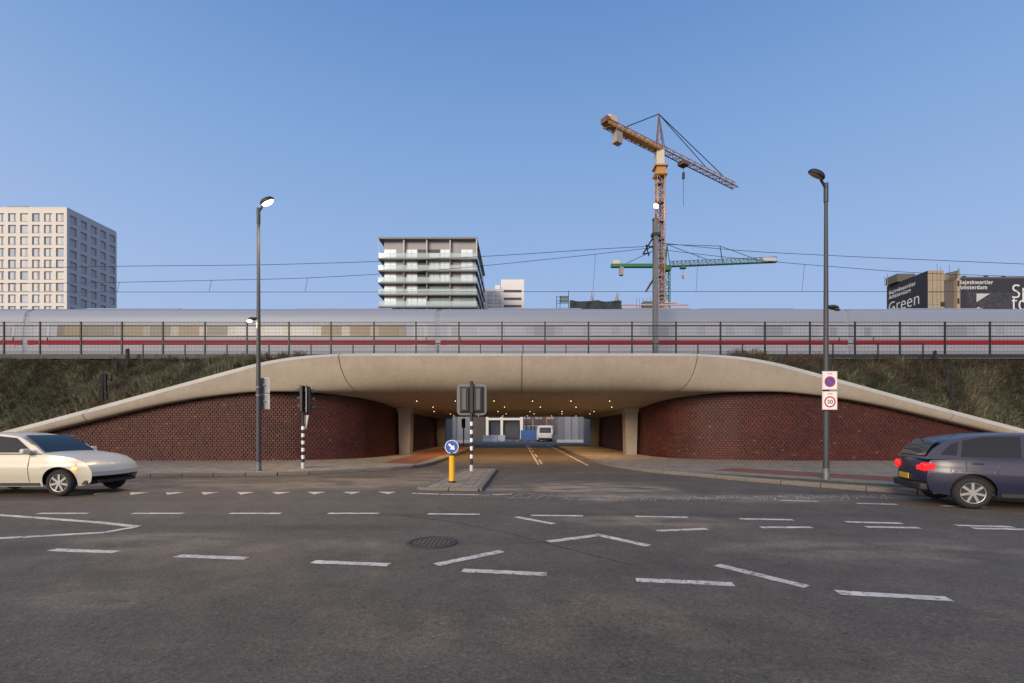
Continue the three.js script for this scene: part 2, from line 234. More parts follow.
{
  const joint = [[-31, -31], [-19.85, -19.6], [-8.25, -7.35], [.18, .18], [8.25, 7.35], [19.85, 19.6], [31, 31]];
  for (let s = 0; s < joint.length - 1; s++) {
    const rows = [], n = Math.ceil(Math.abs(joint[s + 1][0] - joint[s][0]) / .35);
    for (let i = 0; i <= n; i++) { const row = []; for (let k = 0; k < NT; k++) { const t = k / (NT - 1), e = Math.pow(t, 1.6), xl = lerp(joint[s][0], joint[s][1], e) + .018, xr = lerp(joint[s + 1][0], joint[s + 1][1], e) - .018, x = lerp(xl, xr, i / n), [z, y] = section(x, t); row.push(V(x, y, -z)); }
      const last = row[NT - 1]; row.push(V(last.x, last.y + .10, last.z - .02)); rows.push(row); }
    const end = (row, dir) => { const b = row.map(p => V(p.x + dir * .0, p.y, p.z)); const back = row.map(p => V(p.x, p.y + .0, p.z - .35)); return grid([b, back]); };
    const face = rows.map(r => r.slice(2)); part(underpass, 'fascia_segment', [toCreasedNormals(ni(grid(face)), .6), end(face[0], 1), end(face[n], -1)], mat.concrete);
    const cop = rows.map(r => [...r.slice(0, 3).map(p => p.clone()), V(r[2].x, r[2].y, r[2].z - .05)]); cop.forEach(r => { r[2].z += .012; r[1].z += .006; }); part(underpass, 'coping_segment', [toCreasedNormals(ni(grid(cop)), .4), end(cop[0].slice(0, 3), 1), end(cop[n].slice(0, 3), -1)], mat.coping);
  }
  // dark joint filler behind the gaps
  for (const [a, b] of joint.slice(1, -1)) { const r0 = [], r1 = []; for (let k = 1; k < NT; k++) { const t = k / (NT - 1), x = lerp(a, b, Math.pow(t, 1.6)), [z, y] = section(x, t); r0.push(V(x - .05, y + .01, -z - .06)); r1.push(V(x + .05, y + .01, -z - .06)); } part(underpass, 'joint_filler', grid([r0, r1]), mat.black); }
  // soffit, a groove behind the fascia
  const rows = []; for (let x = -31; x <= 31.01; x += .5) { const row = [], ax = Math.abs(x), z0 = zBack(x) + .05, z1 = lerp(45.2, 24.6, sstep(7.6, 9.6, ax)); for (let k = 0; k <= 24; k++) { const z = lerp(z0, z1, Math.pow(k / 24, 1.3)); row.push(V(x, under(x, z) + (k ? 0 : .05) + .025, -z)); } rows.push(row); }
  part(underpass, 'soffit', toCreasedNormals(ni(grid(rows)), .7), mat.concrete);
  part(underpass, 'deck_slab', meterUV(bx(17.6, 2.2, 19.4, 0, 4.32, -35.4)), mat.concreteGrey);
  part(underpass, 'rear_fascia', meterUV(bx(40, 2.5, .5, 0, 4.05, -45.5)), mat.concreteGrey);
  for (const s of [-1, 1]) {
    for (const [z, w0, w1] of [[28.5, .60, .74], [41.6, .56, .70]]) {
      const g = bx(1, 1, 1, 0, .5, 0), p = g.attributes.position; for (let i = 0; i < p.count; i++) { const top = p.getY(i) > .5; p.setX(i, p.getX(i) * (top ? w1 : w0)); p.setZ(i, p.getZ(i) * .85); p.setY(i, p.getY(i) * 2.75); } g.computeVertexNormals();
      const c = part(underpass, 'column', meterUV(g), mat.concreteGrey); c.position.set(s * 6.6, .118, -z);
    }
    part(underpass, 'edge_beam', meterUV(bx(.9, .22, 17, s * 6.6, 2.70, -36.6)), mat.concreteGrey);
  }
}
for (const s of [-1, 1]) {   // perforated brick walls curving into the underpass
  const w = thing('brick_wall', s < 0 ? 'perforated dark red brick wall under the concrete, left of the road' : 'perforated dark red brick wall under the concrete, right of the road', 'brick wall');
  const c = new THREE.CatmullRomCurve3([[-31, 22.62], [-24, 22.62], [-17, 22.62], [-13, 22.66], [-10.6, 22.95], [-8.9, 23.75], [-7.9, 24.8], [-7.35, 26.6], [-7.15, 29], [-7.1, 34], [-7.1, 42], [-6.95, 45.1]].map(([x, z]) => V(x * -s, 0, -z)), false, 'catmullrom', .35);
  c.arcLengthDivisions = 800; const L = c.getLength();
  const f0 = [], f1 = [], b0 = [], b1 = []; const N = 140;
  const topAt = p => { const v = under(p.x, -p.z) - .01; return Math.max(.05, v); };
  for (let i = 0; i <= N; i++) { const p = c.getPointAt(i / N), t = c.getTangentAt(i / N), n = V(-t.z * s, 0, t.x * s).normalize(); const h = topAt(p) + .06; f0.push(V(p.x, 0, p.z)); f1.push(V(p.x, h, p.z)); b0.push(V(p.x + n.x * .25, 0, p.z + n.z * .25)); b1.push(V(p.x + n.x * .25, h, p.z + n.z * .25)); }
  part(w, 'backing', [grid([f0, f1]), grid([f1, b1]), grid([b1, b0])], mat.mortar);
  const pw = .178, ph = .112, list = []; const rb = rng(50 + s);
  for (let d = pw / 2; d < L; d += pw) { const p = c.getPointAt(d / L), t = c.getTangentAt(d / L), n = V(t.z * s, 0, -t.x * s), h = topAt(p), yaw = Math.atan2(-t.z, t.x); for (let y = .16, r = 0; y + .03 < h; y += ph, r++) { const o2 = (r % 2) * pw / 2; list.push([p.x + n.x * .022 + t.x * o2, y, p.z + n.z * .022 + t.z * o2, yaw]); } }
  // pale bed tiles between the courses, recessed: they catch light through the gaps
  const im = new THREE.InstancedMesh(new THREE.BoxGeometry(.148, .076, .09), mat.brick, list.length), o = new THREE.Object3D(), col = new THREE.Color();
  list.forEach(([x, y, z, yaw], i) => { o.position.set(x, y, z); o.rotation.set(0, yaw + (rb() - .5) * .05, 0); o.scale.set(1, 1, .8 + rb() * .5); o.updateMatrix(); im.setMatrixAt(i, o.matrix); const patch = fbm(x * .9 + z * .4, y * 1.3, 171, 3), k = .62 + rb() * .5 + (patch - .5) * .7, h = rb(); h > .985 ? col.setRGB(.11 * k, .05 * k, .04 * k) : col.setRGB(.074 * k, (.0115 + h * .004) * k, (.009 + h * .003) * k); im.setColorAt(i, col); });
  im.name = 'brick_courses'; im.userData.kind = 'stuff'; im.castShadow = im.receiveShadow = true; w.add(im);
  const bed = [], step = 3; for (let y = .16 + ph / 2 + .008; y < 3.3; y += ph) { let run0 = null; const rowA = [], rowB = []; for (let i = 0; i <= N; i++) { const p = f0[i], t = c.getTangentAt(i / N), n = V(t.z * s, 0, -t.x * s); if (topAt(p) > y + .02) { rowA.push(V(p.x + n.x * .001, y, p.z + n.z * .001)); rowB.push(V(p.x + n.x * .035, y, p.z + n.z * .035)); } } if (rowA.length > 2) { bed.push(grid([rowA, rowB])); bed.push(grid([rowB.map(p => p.clone()), rowB.map(p => V(p.x, p.y - .014, p.z))])); } }
  const bm = part(w, 'mortar_beds', bed, M([.13, .065, .05], .85)); bm.userData.kind = 'stuff';
}

// ---------------------------------------------------------------- embankments, trackbed
const slopeY = (x, z) => { const y0 = yTop(x) - .06, t = clamp((z - 22.9) / 3.0); return lerp(y0, 5.2, Math.pow(t, .85)) + (fbm(x * .8, z * .9, 301, 3) - .5) * .22 * Math.sin(Math.PI * clamp(t * 1.1)); };
for (const s of [-1, 1]) {
  const rows = []; for (let x = 7.4; x <= 80; x += x < 32 ? .3 : 3) { const r = []; for (let k = 0; k <= 14; k++) { const z = 22.9 + k / 14 * 3.0; r.push(V(x * s, slopeY(x * s, z), -z)); } r.push(V(x * s, 5.3, -26.6)); rows.push(r); }
  const e = struct('embankment', [meterUV(grid(rows))], mat.soil, s < 0 ? 'weedy earth slope left of the bridge' : 'weedy earth slope right of the bridge');
  part(e, 'earth_core', bx(170, 5.2, 18.6, s * 93.0, 2.75, -36.0), mat.soil);
  part(e, 'rear_slope', grid([[V(s * 7.6, 5.3, -45.6), V(s * 180, 5.3, -45.6)], [V(s * 7.6, 0, -52), V(s * 180, 0, -52)]]), mat.soil); part(e, 'rear_wing_wall', meterUV(bx(.4, 5.2, 7, s * 7.35, 2.6, -49.3)), mat.concreteGrey);
  if (s) part(e, 'outer_slope', grid([[V(s * 30.4, .2, -22.9), V(s * 180, .2, -22.9)], [V(s * 30.4, 0, -22), V(s * 180, 0, -22)]]), mat.soil);
}
const trackbed = struct('trackbed', [meterUV(bx(360, .06, 19.2, 0, 5.41, -35.6))], M([.15, .135, .12], 1, { map: rep(noiseTex, 2) }), 'gravel railway trackbed on top of the embankment');
for (const z of [31.7, 33.15, 38.2, 39.65]) part(trackbed, 'rail', bx(360, .16, .07, 0, 5.52, -z), mat.galv);

// grass and weeds
for (const s of [-1, 1]) {
  const rg = rng(400 + s), blade = []; for (let k = 0; k < 9; k++) { const a = rg() * 6.28, r = rg() * .09, h = .5 + rg() * .5, w = .012 + rg() * .012, lx = Math.cos(a) * r, lz = Math.sin(a) * r, bend = .12 + rg() * .3, b = a + (rg() - .5); const P0 = V(lx - w * Math.sin(b), 0, lz + w * Math.cos(b)), P1 = V(lx + w * Math.sin(b), 0, lz - w * Math.cos(b)), mid = V(lx + Math.cos(b) * bend * .35, h * .6, lz + Math.sin(b) * bend * .35), tip = V(lx + Math.cos(b) * bend, h, lz + Math.sin(b) * bend); const g = new THREE.BufferGeometry(); const m0 = mid.clone().add(V(-w * .8 * Math.sin(b), 0, w * .8 * Math.cos(b))), m1 = mid.clone().add(V(w * .8 * Math.sin(b), 0, -w * .8 * Math.cos(b))); const q = [P0, P1, m0, P1, m1, m0, m0, m1, tip]; g.setAttribute('position', new THREE.Float32BufferAttribute(q.flatMap(p => [p.x, p.y, p.z]), 3)); g.computeVertexNormals(); blade.push(g); }
  const tuft = mg(blade), places = [];
  for (let k = 0; k < 19000; k++) { const x = 8.2 + rg() * 22.5, t = rg(), z = 22.98 + t * 3.05, den = fbm(x * .6 * 1.0 + s * 50, z * .9, 333, 3); if (rg() > .25 + sstep(.28, .52, den)) continue; const y = slopeY(x * s, z); if (y < .1) continue; const tall = fbm(x * .5, z * .7 + s * 9, 351, 3); let h = .16 + rg() * .2 + (tall > .52 ? rg() * .38 : 0); h *= (t > .8 ? .32 : .58) * (.45 + 1.1 * sstep(.38, .62, fbm(x * 1.3 + s * 20, z * 1.6, 391, 3))); const head = yTop(x * s); if (x < 14) h *= sstep(9, 14, x) * .75 + .25; places.push([x * s, y - .02, -z, h, tall]); }
  const im = new THREE.InstancedMesh(tuft, new THREE.MeshPhysicalMaterial({ color: 0xffffff, roughness: .95, transmission: .25, thickness: 0 }), places.length), o = new THREE.Object3D(), col = new THREE.Color();
  places.forEach(([x, y, z, h, tall], i) => { o.position.set(x, y, z); o.rotation.set((rg() - .5) * .5, rg() * 6.28, (rg() - .5) * .5); o.scale.set(1.1, h * 1.25, 1.1); o.updateMatrix(); im.setMatrixAt(i, o.matrix); const q = rg(), k = .55 + rg() * .7, hue = fbm(x * .45, z * .8, 377, 3); q < .25 + (hue - .5) ? col.setRGB(.30 * k, .25 * k, .155 * k) : q > .86 ? col.setRGB(.21 * k, .15 * k, .11 * k) : col.setRGB(.125 * k, .16 * k, .075 * k); im.setColorAt(i, col); });
  im.name = numbered('grass'); im.userData = { kind: 'stuff', label: s < 0 ? 'rough grass and dry weeds on the left embankment' : 'rough grass and dry weeds on the right embankment', category: 'grass' }; im.castShadow = im.receiveShadow = true; scene.add(im);
  // tall dry weed stalks along the top of the slope
  const st = [], rs = rng(430 + s); for (let k = 0; k < 7; k++) { const b = V((rs() - .5) * .2, 0, (rs() - .5) * .2), tp = b.clone().add(V((rs() - .5) * .3, .7 + rs() * .4, (rs() - .5) * .3)); st.push(bar(b, tp, .007, 4, .004)); for (let q = 0; q < 5; q++) { const u = .45 + q * .12, m = b.clone().lerp(tp, u); st.push(bar(m, m.clone().add(V((rs() - .5) * .2, .12, (rs() - .5) * .2)), .006, 3, .012)); } }
  const sg = mg(st), N = 330, im2 = new THREE.InstancedMesh(sg, M([1, 1, 1], 1), N);
  for (let k = 0; k < N; k++) { const x = 11 + rs() * 19, z = 23.3 + Math.pow(rs(), .8) * 2.3; o.position.set(x * s, slopeY(x * s, z) - .03, -z); o.rotation.set(0, rs() * 6.28, 0); const h = .25 + rs() * .45; o.scale.set(1, h, 1); o.updateMatrix(); im2.setMatrixAt(k, o.matrix); const q = .6 + rs() * .7; col.setRGB(.09 * q, .062 * q, .04 * q); im2.setColorAt(k, col); }
  im2.name = numbered('weed_stalks'); im2.userData = { kind: 'stuff', label: s < 0 ? 'brown dry weed stalks on the left embankment' : 'brown dry weed stalks on the right embankment', category: 'weeds' }; im2.castShadow = true; scene.add(im2);
}

// ---------------------------------------------------------------- fences
{
  const f = thing('railway_fence', 'dark steel mesh fence along the top of the railway embankment', 'fence', [0, 0, 0]);
  const px = [-160, -119, -78, -37, 4, 40, 81, 122, 163, 205, 247, 289, 331, 374, 416, 459, 502, 545, 588.5, 632, 676, 720.5, 765, 810, 855, 900, 945, 990, 1035, 1080, 1125, 1170], z = 26.15, X = px.map(p => (p - CX) / F * z), y0 = 5.40, y1 = 7.42;
  X.forEach(x => part(f, 'post', bx(.075, y1 - y0, .06, x, (y0 + y1) / 2, -z), mat.darkSteel));
  for (let i = 0; i < X.length - 1; i++) {
    const a = X[i] + .04, b = X[i + 1] - .04, L = b - a, c = (a + b) / 2, g = [];
    for (const y of [7.40, 7.02, 6.82, 6.42, 6.22, 6.02, 5.82, 5.62]) g.push(bx(L, .012, .010, c, y, -z));
    for (let q = .1; q < L; q += .2) g.push(bx(.003, y1 - y0 - .08, .005, a + q, (y0 + y1) / 2 + .03, -z - .008));
    part(f, 'mesh_panel', g, mat.darkSteel);
    part(f, 'rail', bx(L + .08, .062, .04, c, 7.20, -z - .03), mat.darkSteel); part(f, 'rail', bx(L + .08, .055, .04, c, 6.62, -z - .03), mat.darkSteel);
    if (X[i] < -10.5 || X[i] > 13) part(f, 'base_board', bx(L + .07, .25, .05, c, 5.52, -z + .055), mat.black);
  }
}
{
  const z = 25.5, f = thing('low_railing', 'low dark steel handrail in front of the railway fence', 'railing'), y0 = 5.0, y1 = 6.10;
  const px = [143, 185, 227, 269, 311, 353, 395.5, 438, 480.5, 523, 566, 609, 653, 698, 742.5, 787, 833, 878, 923], X = px.map(p => (p - CX) / F * z);
  X.forEach(x => part(f, 'post', bx(.05, y1 - y0, .05, x, (y0 + y1) / 2, -z), mat.darkSteel));
  for (let i = 0; i < X.length - 1; i++) part(f, 'top_rail', bx(X[i + 1] - X[i] - .004, .045, .055, (X[i] + X[i + 1]) / 2, y1 + .0225, -z), mat.darkSteel);
}
for (const [px, py0, py1, z, lab] of [[101.5, 401, 381, 23.15, 'pair of dark timber stakes at the foot of the left slope'], [116, 376, 363, 24.6, 'single dark timber stake halfway up the left slope'], [127.5, 362, 351, 25.6, 'dark timber stake by the fence at the top left'], [952, 405, 386, 23.1, 'leaning dark timber stake at the foot of the right slope'], [947, 388, 368, 24.1, 'dark timber stake halfway up the right slope'], [935, 364, 354, 25.6, 'thin dark timber stake by the fence at the top right']]) {
  const a = at(px, py0, z), b = at(px + (px > 900 ? -2 : .5), py1, z), t = thing('timber_stake', lab, 'stake', [a.x, slopeY(a.x, z) - .1, -z], 0, 'timber stakes on the slopes'), h = (b.y - a.y) * 1.35 + .2, wood = M([.03, .027, .027], .9, { map: rep(noiseTex, 2) });
  part(t, 'post', [bx(.15, h, .10, 0, h / 2, 0, 0, .3, (b.x - a.x) * -.25), bx(.12, .04, .1, (b.x - a.x) * .12, h, 0, 0, .3, .3)], wood);
  if (lab.startsWith('pair')) part(t, 'post', [bx(.10, h * 1.05, .10, .22, h * .52, .02, 0, .1, .03), bx(.1, .035, .09, .2, h * 1.05, .02, 0, .1, -.3)], wood);
  part(t, 'wire_staple', bx(.03, .03, .02, 0, h * .7, .06), mat.galv);
}

// ---------------------------------------------------------------- train
{
  const z0 = 31.0, wd = 2.9, rail = 5.60, train = thing('passenger_train', 'long pale grey passenger train with a thin red stripe under the windows', 'train', [0, rail, -z0 - wd / 2]);
  const bodyM = M([.275, .30, .355], .65, { metalness: .05 }), roofM = M([.225, .26, .33], .5, { metalness: .1 }), redM = M([.21, .003, .014], .85), bandM = M([.045, .038, .036], .3), skirtM = M([.21, .235, .28], .5), underM = M([.03, .03, .033], .7);
  const lit = new THREE.MeshStandardMaterial({ color: lin(.05, .04, .03), roughness: .45, emissive: lin(1, .62, .26), emissiveIntensity: .08 }), dimLit = new THREE.MeshStandardMaterial({ color: lin(.06, .055, .06), roughness: .45, emissive: lin(1, .7, .4), emissiveIntensity: .03 }), pale = M([.27, .295, .345], .4), glass = M([.19, .21, .25], .35);
  const prof = [[-1.36, .62], [-1.43, 1.1], [-1.45, 1.6], [-1.43, 2.2], [-1.37, 2.75], [-1.29, 3.25], [-1.12, 3.66], [-.7, 3.90], [0, 3.96], [.7, 3.90], [1.12, 3.66], [1.29, 3.25], [1.37, 2.75], [1.43, 2.2], [1.45, 1.6], [1.43, 1.1], [1.36, .62]];
  const Lc = 26.2, gap = .3;
  for (let k = 0; k < 4; k++) {
    const xc = -5.0 - Lc / 2 - gap - (Lc + gap) + k * (Lc + gap), x0 = xc - Lc / 2;
    const sh = new THREE.Shape(prof.map(p => new THREE.Vector2(p[0], p[1]))), eg = new THREE.ExtrudeGeometry(sh, { depth: Lc, bevelEnabled: false }); eg.rotateY(Math.PI / 2); eg.translate(x0, 0, 0);
    const c = part(train, 'coach', meterUV(toCreasedNormals(ni(eg), .5)), bodyM);
    const zf = 1.45; // near side surface
    const panel = (y0, y1, xa, xb, off) => { const zz = y => { const q = interp(prof.slice(8).map(p => [-p[1], p[0]])); return q(-y) + off; }; const n = 3, r0 = [], r1 = []; for (let i = 0; i <= n; i++) { const y = lerp(y1, y0, i / n); r0.push(V(xa, y, zz(y))); r1.push(V(xb, y, zz(y))); } const g = grid([r0, r1]); const e = off > 0 ? [bx(xb - xa, .012, .03, (xa + xb) / 2, y1 - .006, zz(y1) - .014), bx(xb - xa, .012, .03, (xa + xb) / 2, y0 + .006, zz(y0) - .014)] : []; return [g, ...e]; };
    part(c, 'roof_panel', panel(2.85, 3.64, x0 + .06, x0 + Lc - .06, .004), roofM);
    part(c, 'roof_gutter', bx(Lc - .1, .03, .04, xc, 2.88, 1.36), skirtM);
    part(c, 'window_band', panel(1.93, 2.72, x0 + 1.9, x0 + Lc - 1.9, .008), k < 2 ? bandM : M([.235, .26, .31], .4));
    part(c, 'red_stripe', panel(1.42, 1.70, x0 + .02, x0 + Lc - .02, .019), redM);
    part(c, 'grey_stripe', panel(1.76, 1.84, x0 + .05, x0 + Lc - .05, .010), skirtM);
    part(c, 'lower_skirt', panel(.66, 1.02, x0 + .1, x0 + Lc - .1, .012), skirtM);
    const nw = 12, ww = 1.3, ps = (Lc - 4.2) / nw;
    for (let i = 0; i < nw; i++) { const xa = x0 + 2.1 + i * ps + (ps - ww) / 2, lm = k === 0 ? (i % 3 === 1 ? dimLit : lit) : k === 1 ? (i < 6 ? (i % 2 ? dimLit : lit) : i > 8 ? lit : glass) : (i % 4 === 2 ? glass : pale); part(c, 'window', panel(2.02, 2.63, xa, xa + ww, .016), lm); }
    for (const xd of [x0 + .95, x0 + Lc - .95]) { part(c, 'door', panel(.72, 2.78, xd - .46, xd + .46, .014), M([.265, .29, .34], .4)); part(c, 'door_window', panel(1.95, 2.55, xd - .22, xd + .22, .02), glass); part(c, 'door_handle', bx(.04, .28, .04, xd + .36, 1.75, 1.47), mat.darkSteel); }
    for (const q of [-7, 7]) part(c, 'roof_unit', rbx(6.2, .10, 1.2, .04, xc + q, 3.94, 0), roofM);
    for (const q of [-9.5, 9.5]) { part(c, 'bogie', [bx(3.2, .35, 2.3, xc + q, .52, 0), ...[-1.2, 1.2].flatMap(d => [-.75, .75].map(w => { const g = new THREE.CylinderGeometry(.44, .44, .12, 20); g.rotateX(Math.PI / 2); g.translate(xc + q + d, .44, w); return g; }))], underM); }
    part(c, 'underframe', bx(Lc - 1, .32, 2.2, xc, .55, 0), underM);
    if (k < 3) { const gg = new THREE.ExtrudeGeometry(sh, { depth: gap, bevelEnabled: false }); gg.rotateY(Math.PI / 2); gg.scale(1, .985, .985); gg.translate(x0 + Lc, .03, 0); part(c, 'gangway', gg, skirtM); };
  }
}

// ---------------------------------------------------------------- catenary
{
  const z = 28.3, b = at(655.5, 356, z), m = thing('catenary_mast', 'grey steel catenary mast rising in front of the train', 'mast', [b.x, 5.35, -z]);
  const H = at(0, 219.5, z).y - 5.35;
  part(m, 'post', [bx(.28, H, .02, 0, H / 2, -.13), bx(.28, H, .02, 0, H / 2, .13), bx(.02, H, .24, 0, H / 2, 0)], M([.22, .24, .27], .5, { metalness: .5, map: rep(noiseTex, 1) }));
  part(m, 'cap_plate', bx(.34, .04, .34, 0, H + .02, 0), mat.galv);
  const rel = (px, py, dz = 0) => at(px, py, z + dz).sub(V(b.x, 5.35, -z));
  part(m, 'clamp', [bx(.5, .18, .36, .02, rel(655, 235).y, 0)], mat.darkSteel);
  part(m, 'bracket', [bar(rel(653.5, 237), rel(643, 254, .5), .045), bar(rel(654, 248), rel(646, 245, .3), .04), bar(rel(646, 245, .3), rel(649, 256, .6), .04), bar(rel(643, 254, .5), rel(650, 253, .8), .04), bar(rel(647, 249, .4), rel(653, 246, .1), .035)], mat.darkSteel);
  part(m, 'cantilever_tube', [bar(rel(654, 278), rel(646, 291.5, 3.2), .045), bar(rel(654, 262), rel(655.5, 245), .03)], mat.darkSteel);
  part(m, 'insulator', [0, 1, 2, 3, 4].map(k => { const a = rel(651, 283, 1), g = new THREE.CylinderGeometry(.09, .09, .035, 10); g.translate(a.x + k * -.03, a.y - k * .07, a.z - k * .12); return g; }), M([.12, .05, .035], .3));
  part(m, 'foot_plate', bx(.6, .1, .6, 0, .05, 0), mat.concreteGrey);
}
function wire(pts, z, label, r = .017) { const c = new THREE.CatmullRomCurve3(pts.map(([x, y, zz]) => at(x, y, zz || z))); return solo('overhead_wire', new THREE.TubeGeometry(c, 60, r, 5), mat.darkSteel, label, 'wire', 'overhead railway wires'); }
wire([[-160, 291.8], [300, 292], [646, 291.6], [1180, 291.8]], 32.3, 'straight lowest contact wire running the whole width above the train');
wire([[-160, 286], [118, 282.3], [210, 280.4], [305, 278], [430, 270.5], [560, 258], [646, 248.5]], 31.5, 'lower sagging messenger wire left of the mast');
wire([[-160, 272], [118, 266.3], [260, 264.8], [380, 261.3], [500, 255.5], [600, 249], [655, 246]], 29.5, 'upper sagging messenger wire left of the mast');
wire([[660, 243], [740, 250.5], [830, 255.5], [930, 260], [1024, 264], [1180, 270]], 29.5, 'upper messenger wire right of the mast');
wire([[655, 249], [720, 256.5], [782, 262.5], [850, 268], [912, 272.5], [1040, 277], [1180, 279]], 31.5, 'lower messenger wire right of the mast');
for (const [px, y0, y1, where] of [[118, 282.3, 292, 'by the white tower block'], [210, 280.4, 292, 'left of the lit street lamp'], [306, 278, 292, 'right of the lit street lamp'], [594, 254.2, 291.7, 'left of the mast'], [803, 264.4, 291.7, 'left of the unlit street lamp'], [697, 254, 291.7, 'right of the mast']])
  solo('dropper_wire', bar(at(px + 1.5, y0 + .3, 31.6), at(px - 1, y1, 32.3), .011, 5), mat.darkSteel, 'thin vertical dropper between catenary wires ' + where, 'wire', 'catenary droppers');

// ---------------------------------------------------------------- street lamps and signs
function lamppost(px, py, topPy, s, label, lit) {
  const [x, z] = gnd(px, py), H = (py - topPy) / F * z - .118, t = thing('street_lamp', label, 'street lamp', [x, .118, -z]);
  part(t, 'base_sleeve', cyl(.096, .092, .32, 0, 0, 0, 18), mat.galv);
  part(t, 'pole', [cyl(.085, .078, 2.9, 0, .32, 0, 18), cyl(.072, .045, H - 3.22, 0, 3.22, 0, 18)], mat.poleGrey);
  part(t, 'pole_clamp', [cyl(.09, .09, .05, 0, 2.62, 0, 18), cyl(.09, .09, .05, 0, 2.9, 0, 18)], mat.galv);
  part(t, 'spigot', cyl(.062, .062, .55, 0, H - .5, 0, 14), mat.poleGrey);
  part(t, 'arm', bar(V(0, H - .12, 0), V(s * .26, H + .16, .12), .035, 8), mat.poleGrey);
  const head = new THREE.Group(); head.name = 'lamp_head'; t.add(head); head.position.set(s * .40, H + .19, .20); head.rotation.set(.34, 0, s * .42);
  const shell = new THREE.LatheGeometry([[0, .12], [.08, .118], [.16, .095], [.215, .05], [.235, .0], [.225, -.025], [.20, -.03]].map(p => new THREE.Vector2(...p)), 28); shell.scale(1.12, 1, .8);
  part(head, 'housing', shell, mat.black);
  const lens = new THREE.SphereGeometry(.2, 24, 8, 0, Math.PI * 2, Math.PI * .5, Math.PI * .5); lens.scale(1.08, lit ? .5 : .22, .76); lens.translate(0, -.028, 0);
  part(head, 'lens', lens, lit ? new THREE.MeshStandardMaterial({ color: lin(.9, .8, .6), emissive: lin(1, .80, .46), emissiveIntensity: 6 }) : M([.26, .20, .16], .15));
  // small side luminaire at mid height
  const sy = at(px, lit ? 319 : 307.5, z).y - .118, d = lit ? -1 : 1, h2 = new THREE.Group(); h2.name = 'side_luminaire'; t.add(h2); h2.position.set(d * .20, sy, .02); h2.rotation.z = d * -.18;
  const sh2 = new THREE.SphereGeometry(.11, 18, 10); sh2.scale(1.45, .62, 1); part(h2, 'housing', sh2, mat.black);
  part(h2, 'bracket', bar(V(-d * .2, .02, 0), V(-d * .08, 0, 0), .025), mat.black);
  const ln2 = new THREE.SphereGeometry(.075, 16, 8); ln2.scale(1.35, .45, 1); ln2.translate(d * .10, -.055, .02);
  part(h2, 'lens', ln2, lit ? new THREE.MeshStandardMaterial({ color: lin(.9, .8, .6), emissive: lin(1, .85, .55), emissiveIntensity: 4 }) : M([.05, .05, .055], .2));
  if (lit) {
    const L = new THREE.SpotLight(lin(1, .72, .38), 90, 0, 1.25, 1, 2); L.position.set(s * .56, H + .0, .42); L.target.position.set(s * 3.2, 0, 2.6); L.castShadow = true; L.shadow.radius = 6; t.add(L, L.target);
    const L2 = new THREE.PointLight(lin(1, .8, .5), 3, 0, 2); L2.position.set(-.36, sy - .13, .05); L2.castShadow = true; L2.shadow.radius = 3; t.add(L2);
  }
  return [x, z];
}
const [lx, lz] = lamppost(258.5, 474.4, 209.5, 1, 'tall dark street lamp with its lamp glowing, left of the underpass', true);
const [rx_, rz_] = lamppost(826, 483.4, 185, -1, 'tall dark street lamp, unlit, carrying the parking and speed signs', false);
function canvasTex(w, h, draw) { const c = document.createElement('canvas'); c.width = w; c.height = h; draw(c.getContext('2d')); const t = new THREE.CanvasTexture(c); t.colorSpace = THREE.SRGBColorSpace; return t; }
const SX = rx_, SZ = rz_ - .14;
{
  const face = (draw) => new THREE.MeshStandardMaterial({ map: canvasTex(256, 320, g => { g.fillStyle = '#e9e6e2'; g.fillRect(0, 0, 256, 320); g.strokeStyle = '#c9b9b4'; g.lineWidth = 5; g.strokeRect(6, 6, 244, 308); draw(g); }), roughness: .45 });
  const sign = (label, cy, draw) => {
    const w = .435, h = .535, t = thing('road_sign', label, 'road sign', [SX + .015, cy, -SZ]);
    part(t, 'board', rbx(w, h, .025, .012), mat.lightGrey); const p = new THREE.PlaneGeometry(w - .02, h - .02); p.translate(0, 0, .0145); part(t, 'sign_face', p, face(draw)); part(t, 'clamp', [bx(.16, .04, .08, -.01, .12, -.05), bx(.16, .04, .08, -.01, -.12, -.05)], mat.galv);
  };
  const zone = g => { g.fillStyle = '#c8343a'; g.font = 'bold 34px sans-serif'; g.textAlign = 'center'; g.fillText('ZONE', 128, 52); };
  sign('white board with blue and red no parking disc on the right lamp post', at(826, 380.5, SZ).y, g => { zone(g); g.fillStyle = '#c4262e'; g.beginPath(); g.arc(128, 182, 98, 0, 7); g.fill(); g.fillStyle = '#2f57a5'; g.beginPath(); g.arc(128, 182, 76, 0, 7); g.fill(); g.strokeStyle = '#c4262e'; g.lineWidth = 24; g.beginPath(); g.moveTo(74, 128); g.lineTo(182, 236); g.stroke(); });
  sign('white board with red ringed 30 speed limit on the right lamp post', at(826, 400.6, SZ).y, g => { zone(g); g.fillStyle = '#b8222c'; g.beginPath(); g.arc(128, 182, 100, 0, 7); g.fill(); g.fillStyle = '#f0eeea'; g.beginPath(); g.arc(128, 182, 76, 0, 7); g.fill(); g.fillStyle = '#15151a'; g.font = 'bold 98px sans-serif'; g.textAlign = 'center'; g.fillText('30', 128, 216); });
}
{ // backs of signs on the left lamp post
  const c = at(264, 393.5, lz + .14), t = thing('rear_facing_sign', 'pair of grey sign boards seen from behind on the lit lamp post', 'road sign', [c.x - .03, c.y, -lz - .14]);
  for (const s of [-1, 1]) { part(t, 'board', rbx(.40, .55, .03, .012, .03, s * .285, 0), M([.17, .18, .195], .5, { metalness: .4 })); part(t, 'rim', [bx(.025, .55, .036, .22, s * .285, .004), bx(.40, .025, .036, .02, s * .285 + .262, .004)], mat.lightGrey); part(t, 'clamp', bx(.3, .035, .05, -.06, s * .285, .04), mat.galv); }
}
